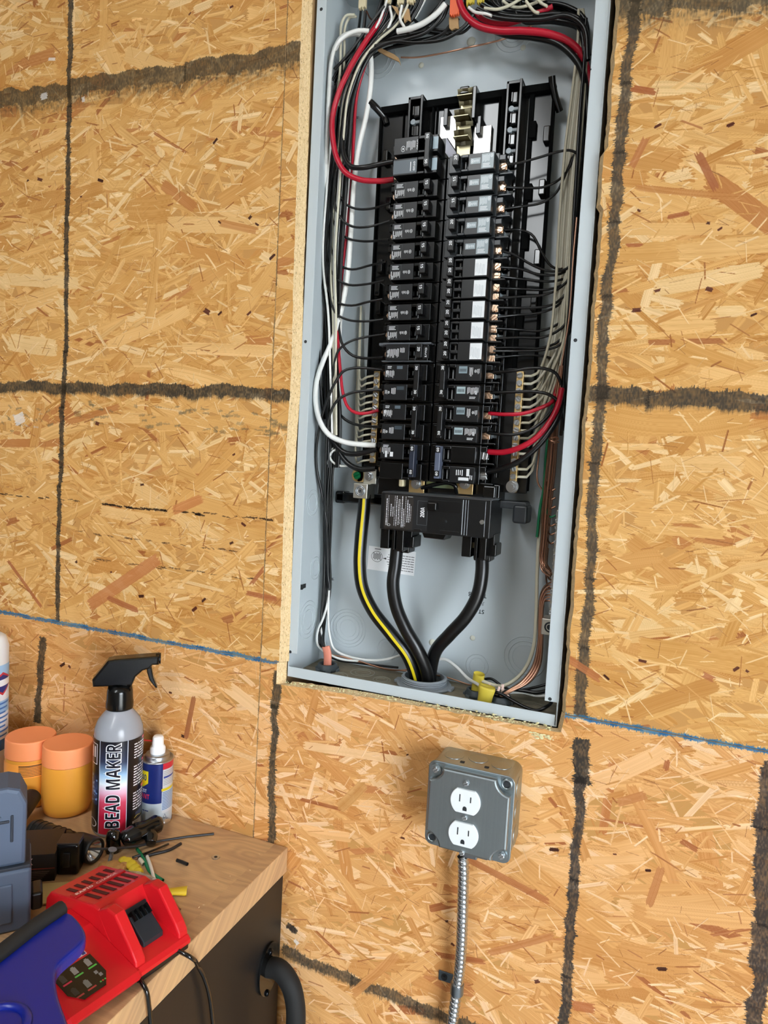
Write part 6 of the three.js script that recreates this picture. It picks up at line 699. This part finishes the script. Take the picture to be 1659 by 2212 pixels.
// ---------------------------------------------------------------- red battery charger
{
  const red = std(0xc8141e, 0.36), redD = std(0xb8121a, 0.5), t = thing('battery_charger', 'red battery charger with vented top and an empty battery slot', 'charger', V(0.0164, BY, 0.2511)); t.rotation.y = -0.19;
  const W = 0.0335;                                       // half width of the battery bay
  const side = [[-0.158, 0.008], [-0.156, 0.028], [-0.149, 0.037], [-0.072, 0.0535], [-0.063, 0.0525], [-0.040, 0.024], [0.0, 0.0155], [0.004, 0.012], [0.004, 0.008]];
  part(t, 'housing', extrudeXY(side, -W, W, 0.002), red); part(t, 'base', merge([rbox(-0.152, 0.002, 0, 0.009, -W + 0.001, W - 0.001, 0.002), rbox(-0.115, -0.006, 0, 0.009, W - 0.002, W + 0.07, 0.002)]), M.blackSoft);
  for (const s of [-1, 1]) part(t, 'rail', extrudeXY([[-0.066, 0.05], [-0.05, 0.0585], [-0.036, 0.0575], [-0.008, 0.029], [-0.002, 0.021], [-0.001, 0.013], [-0.038, 0.02]], s > 0 ? W - 0.0125 : -W, s > 0 ? W : -W + 0.0125, 0.002), red, 'raised red slide rail');
  const tp = part(t, 'terminal_block', extrudeXY([[-0.046, 0.038], [-0.040, 0.0405], [-0.016, 0.024], [-0.016, 0.016], [-0.042, 0.022]], -0.0125, 0.0125, 0.0012), std(0x20262c, 0.45), 'dark terminal block'); for (const z of [-0.0095, -0.0035, 0.0025, 0.0085]) part(tp, 'contact', extrudeXY([[-0.046, 0.041], [-0.041, 0.0465], [-0.032, 0.040], [-0.038, 0.034]], z - 0.0012, z + 0.0012, 0), M.black);
  part(t, 'slot_recess', extrudeXY([[-0.0535, 0.0415], [-0.0515, 0.0425], [-0.038, 0.026], [-0.04, 0.024]], -0.017, 0.017, 0), M.enamelDark);
  // vents and the lettered bar across the top
  const sl = Math.atan2(0.0165, 0.077), onTop = (g) => { g.rotateZ(sl); g.translate(-0.11, 0.0454, 0); return g; };
  for (const s of [0, 1]) for (let i = 0; i < 6; i++) { const zz = -0.027 + i * 0.0092; part(t, 'vent', onTop(rbox(s ? 0.008 : -0.025, s ? 0.034 : -0.008, 0, 0.0007, zz, zz + 0.0046, 0.0003)), std(0x4a0608, 0.7)); }
  part(t, 'name_bar', onTop(rbox(-0.0055, 0.0055, 0, 0.0014, -0.0315, 0.0315, 0.0004)), redD);
  const tx = canvasTex(512, 96, (k, w, h) => { k.fillStyle = '#b3121c'; k.fillRect(0, 0, w, h); k.fillStyle = '#f0e6e4'; k.font = 'bold 62px sans-serif'; k.textBaseline = 'middle'; k.fillText('RAPID', 14, 50); k.font = '60px sans-serif'; k.fillText('CHARGE', 232, 50); }); const dg = decal(0.06, 0.0098); dg.rotateX(-Math.PI / 2); dg.rotateY(Math.PI / 2); dg.translate(0, 0.0016, 0); part(t, 'lettering', onTop(dg), std(0xffffff, 0.4, 0, { map: tx }));
  // lower wing with the indicator panel
  part(t, 'wing', extrudeXY([[-0.12, 0.008], [-0.118, 0.028], [-0.11, 0.034], [-0.074, 0.0335], [-0.012, 0.020], [0.003, 0.016], [0.008, 0.012], [0.006, 0.008]], W - 0.003, W + 0.078, 0.004), red);
  const pt = canvasTex(512, 512, (k, w, h) => { k.fillStyle = '#c41a2a'; k.fillRect(0, 0, w, h); k.fillStyle = '#141210'; k.fillRect(0, 170, w, 342); k.fillStyle = '#e8d6e4'; k.beginPath(); k.moveTo(10, 130); k.lineTo(190, 40); k.lineTo(130, 90); k.lineTo(200, 70); k.lineTo(40, 160); k.lineTo(90, 110); k.fill(); for (const x of [250, 380]) { k.fillStyle = '#e0c8d8'; k.fillRect(x, 112, 110, 40); k.fillStyle = '#2a3a86'; k.fillRect(x + 56, 118, 46, 28); } const ic = (x, y, c1, c2) => { k.fillStyle = c1; k.fillRect(x, y, 64, 70); k.fillRect(x + 14, y - 12, 36, 14); k.fillStyle = c2; k.fillRect(x - 14, y + 84, 110, 16); }; ic(50, 210, '#3a3a38', '#c8324a'); ic(210, 200, '#8e8e88', '#58b850'); ic(390, 200, '#8e8e88', '#58c850'); ic(60, 370, '#2a2a28', '#a03a3a'); ic(220, 370, '#77776f', '#b83c3c'); k.fillStyle = '#8a8a88'; k.fillRect(394, 340, 40, 34); k.fillRect(420, 380, 40, 34); ['#58b850', '#c85030', '#58b850', '#c85030'].forEach((c, i) => { k.fillStyle = c; k.fillRect(370 + i * 30, 450, 22, 14); }); });
  const pn = [[-0.5, -0.28], [-0.28, -0.5], [0.28, -0.5], [0.5, -0.28], [0.5, 0.5], [-0.5, 0.5]], ps = new THREE.Shape(pn.map(([x, y]) => new THREE.Vector2(x * 0.041, y * 0.06))), pg = new THREE.ShapeGeometry(ps); { const p = pg.attributes.position, uv = pg.attributes.uv; for (let i = 0; i < p.count; i++) uv.setXY(i, p.getX(i) / 0.041 + 0.5, p.getY(i) / 0.06 + 0.5); } pg.rotateX(-Math.PI / 2); pg.rotateY(Math.PI / 2); pg.rotateZ(-0.2145); pg.translate(-0.032, 0.0253, W + 0.044); part(t, 'indicator_panel', pg, std(0xffffff, 0.25, 0, { map: pt, side: THREE.DoubleSide }), 'black indicator panel with battery symbols');
}
const cordPts = [[400, 2062, 0.02], [418, 2078, 0.02]]; { const a = B(398, 2058, 0.008), b = PX(428, 2088, BX + 0.004), c = PX(441, 2112, BX + 0.006), d = PX(452, 2150, BX + 0.006), e = PX(462, 2230, BX + 0.006); solo('power_cord', tube([a.add(V(-0.012, 0, 0)), B(412, 2068, 0.003), b, c, d, e], 0.0023, 50, 10), M.blackGloss, 'black power cord hanging over the bench edge from the charger', 'cord'); const f = B(300, 2112, 0.006); solo('power_cord', tube([f, PX(316, 2140, BX + 0.004), PX(322, 2175, BX + 0.006), PX(328, 2240, BX + 0.008)], 0.0023, 40, 10), M.blackGloss, 'black power cord dropping beside the indicator panel of the charger', 'cord'); }
// ---------------------------------------------------------------- grey case and blue tool at the near end
{
  const p = B(66, 2006), t = thing('tool_case', 'upright slate grey plastic case with rounded top beside the carton', 'case', p), m = std(0x4c5a70, 0.55), md = std(0x222a36, 0.6); t.rotation.y = 0.86;
  const hl = 0.07, ht = 0.16; part(t, 'lower_shell', rbox(-0.14, 0, 0, hl, -0.06, 0, 0.004, 3), m); part(t, 'rib', rbox(-0.12, -0.018, 0.012, hl - 0.014, -0.002, 0.002, 0.003), m); part(t, 'lower_groove', rbox(-0.139, -0.001, hl - 0.001, hl + 0.003, -0.058, -0.002, 0.001), md);
  part(t, 'upper_shell', extrudeXY([[-0.14, hl + 0.002], [-0.006, hl + 0.002], [-0.005, ht - 0.02], [-0.012, ht - 0.004], [-0.024, ht], [-0.06, ht - 0.002], [-0.14, ht - 0.02]], -0.055, -0.006, 0.004), m); part(t, 'upper_groove', merge([rbox(-0.021, -0.018, hl + 0.03, ht - 0.03, -0.007, -0.0045, 0.001), rbox(-0.08, -0.022, hl + 0.052, hl + 0.055, -0.007, -0.0045, 0.001), rbox(-0.056, -0.052, hl + 0.052, ht - 0.02, -0.007, -0.0045, 0.001)]), md); part(t, 'window', rbox(-0.05, -0.03, hl + 0.06, ht - 0.03, -0.0065, -0.0045, 0.001), std(0x6b7890, 0.4));
  part(t, 'side_latch', rbox(0.0, 0.012, 0.012, 0.032, -0.04, -0.012, 0.003), M.blackSoft);
}
{
  const YT = 0.078, o = [[-160, 2185], [0, 2066], [70, 2012], [135, 1966], [158, 1974], [181, 2002], [185, 2022], [172, 2042], [130, 2080], [121, 2108], [127, 2150], [143, 2195], [165, 2260], [60, 2360], [-160, 2360]].map(([u, v]) => PY(u, v, BY + YT)), t = thing('blue_tool', 'large deep blue plastic tool body with a black rubber edge in front of the charger', 'tool'); const s = new THREE.Shape(); const pts = o.map((q) => new THREE.Vector2(q.x, -q.z)); const cv = new THREE.SplineCurve([...pts.slice(3, 13)]); s.moveTo(pts[0].x, pts[0].y); s.lineTo(pts[1].x, pts[1].y); s.lineTo(pts[2].x, pts[2].y); for (const q of cv.getPoints(50)) s.lineTo(q.x, q.y); s.lineTo(pts[13].x, pts[13].y); s.lineTo(pts[14].x, pts[14].y);
  const g = new THREE.ExtrudeGeometry(s, { depth: 0.006, bevelEnabled: true, bevelSize: 0.004, bevelOffset: -0.004, bevelThickness: 0.004, bevelSegments: 4 }); g.rotateX(-Math.PI / 2); g.translate(0, BY + YT - 0.010, 0); part(t, 'shell', g, std(0x0c1f86, 0.32), 'deep blue plastic');
  const e = [[-160, 2180], [0, 2060], [70, 2006], [134, 1962]].map(([u, v]) => PY(u, v, BY + YT + 0.002)); part(t, 'rubber_edge', tube(e, 0.0075, 24, 10), std(0x181818, 0.7)); const rp = PY(30, 2215, BY + YT), rg = new THREE.TorusGeometry(0.022, 0.004, 10, 40); rg.rotateX(Math.PI / 2); rg.translate(rp.x - 0.01, BY + YT - 0.0005, rp.z + 0.008); part(t, 'round_boss', rg, std(0x0c1f86, 0.3)); const ft = PY(-60, 2260, BY + YT); part(t, 'foot', rbox(ft.x - 0.03, ft.x + 0.015, BY, BY + YT - 0.011, ft.z - 0.02, ft.z + 0.03, 0.004), M.blackSoft);
}

renderer.render(scene, camera);
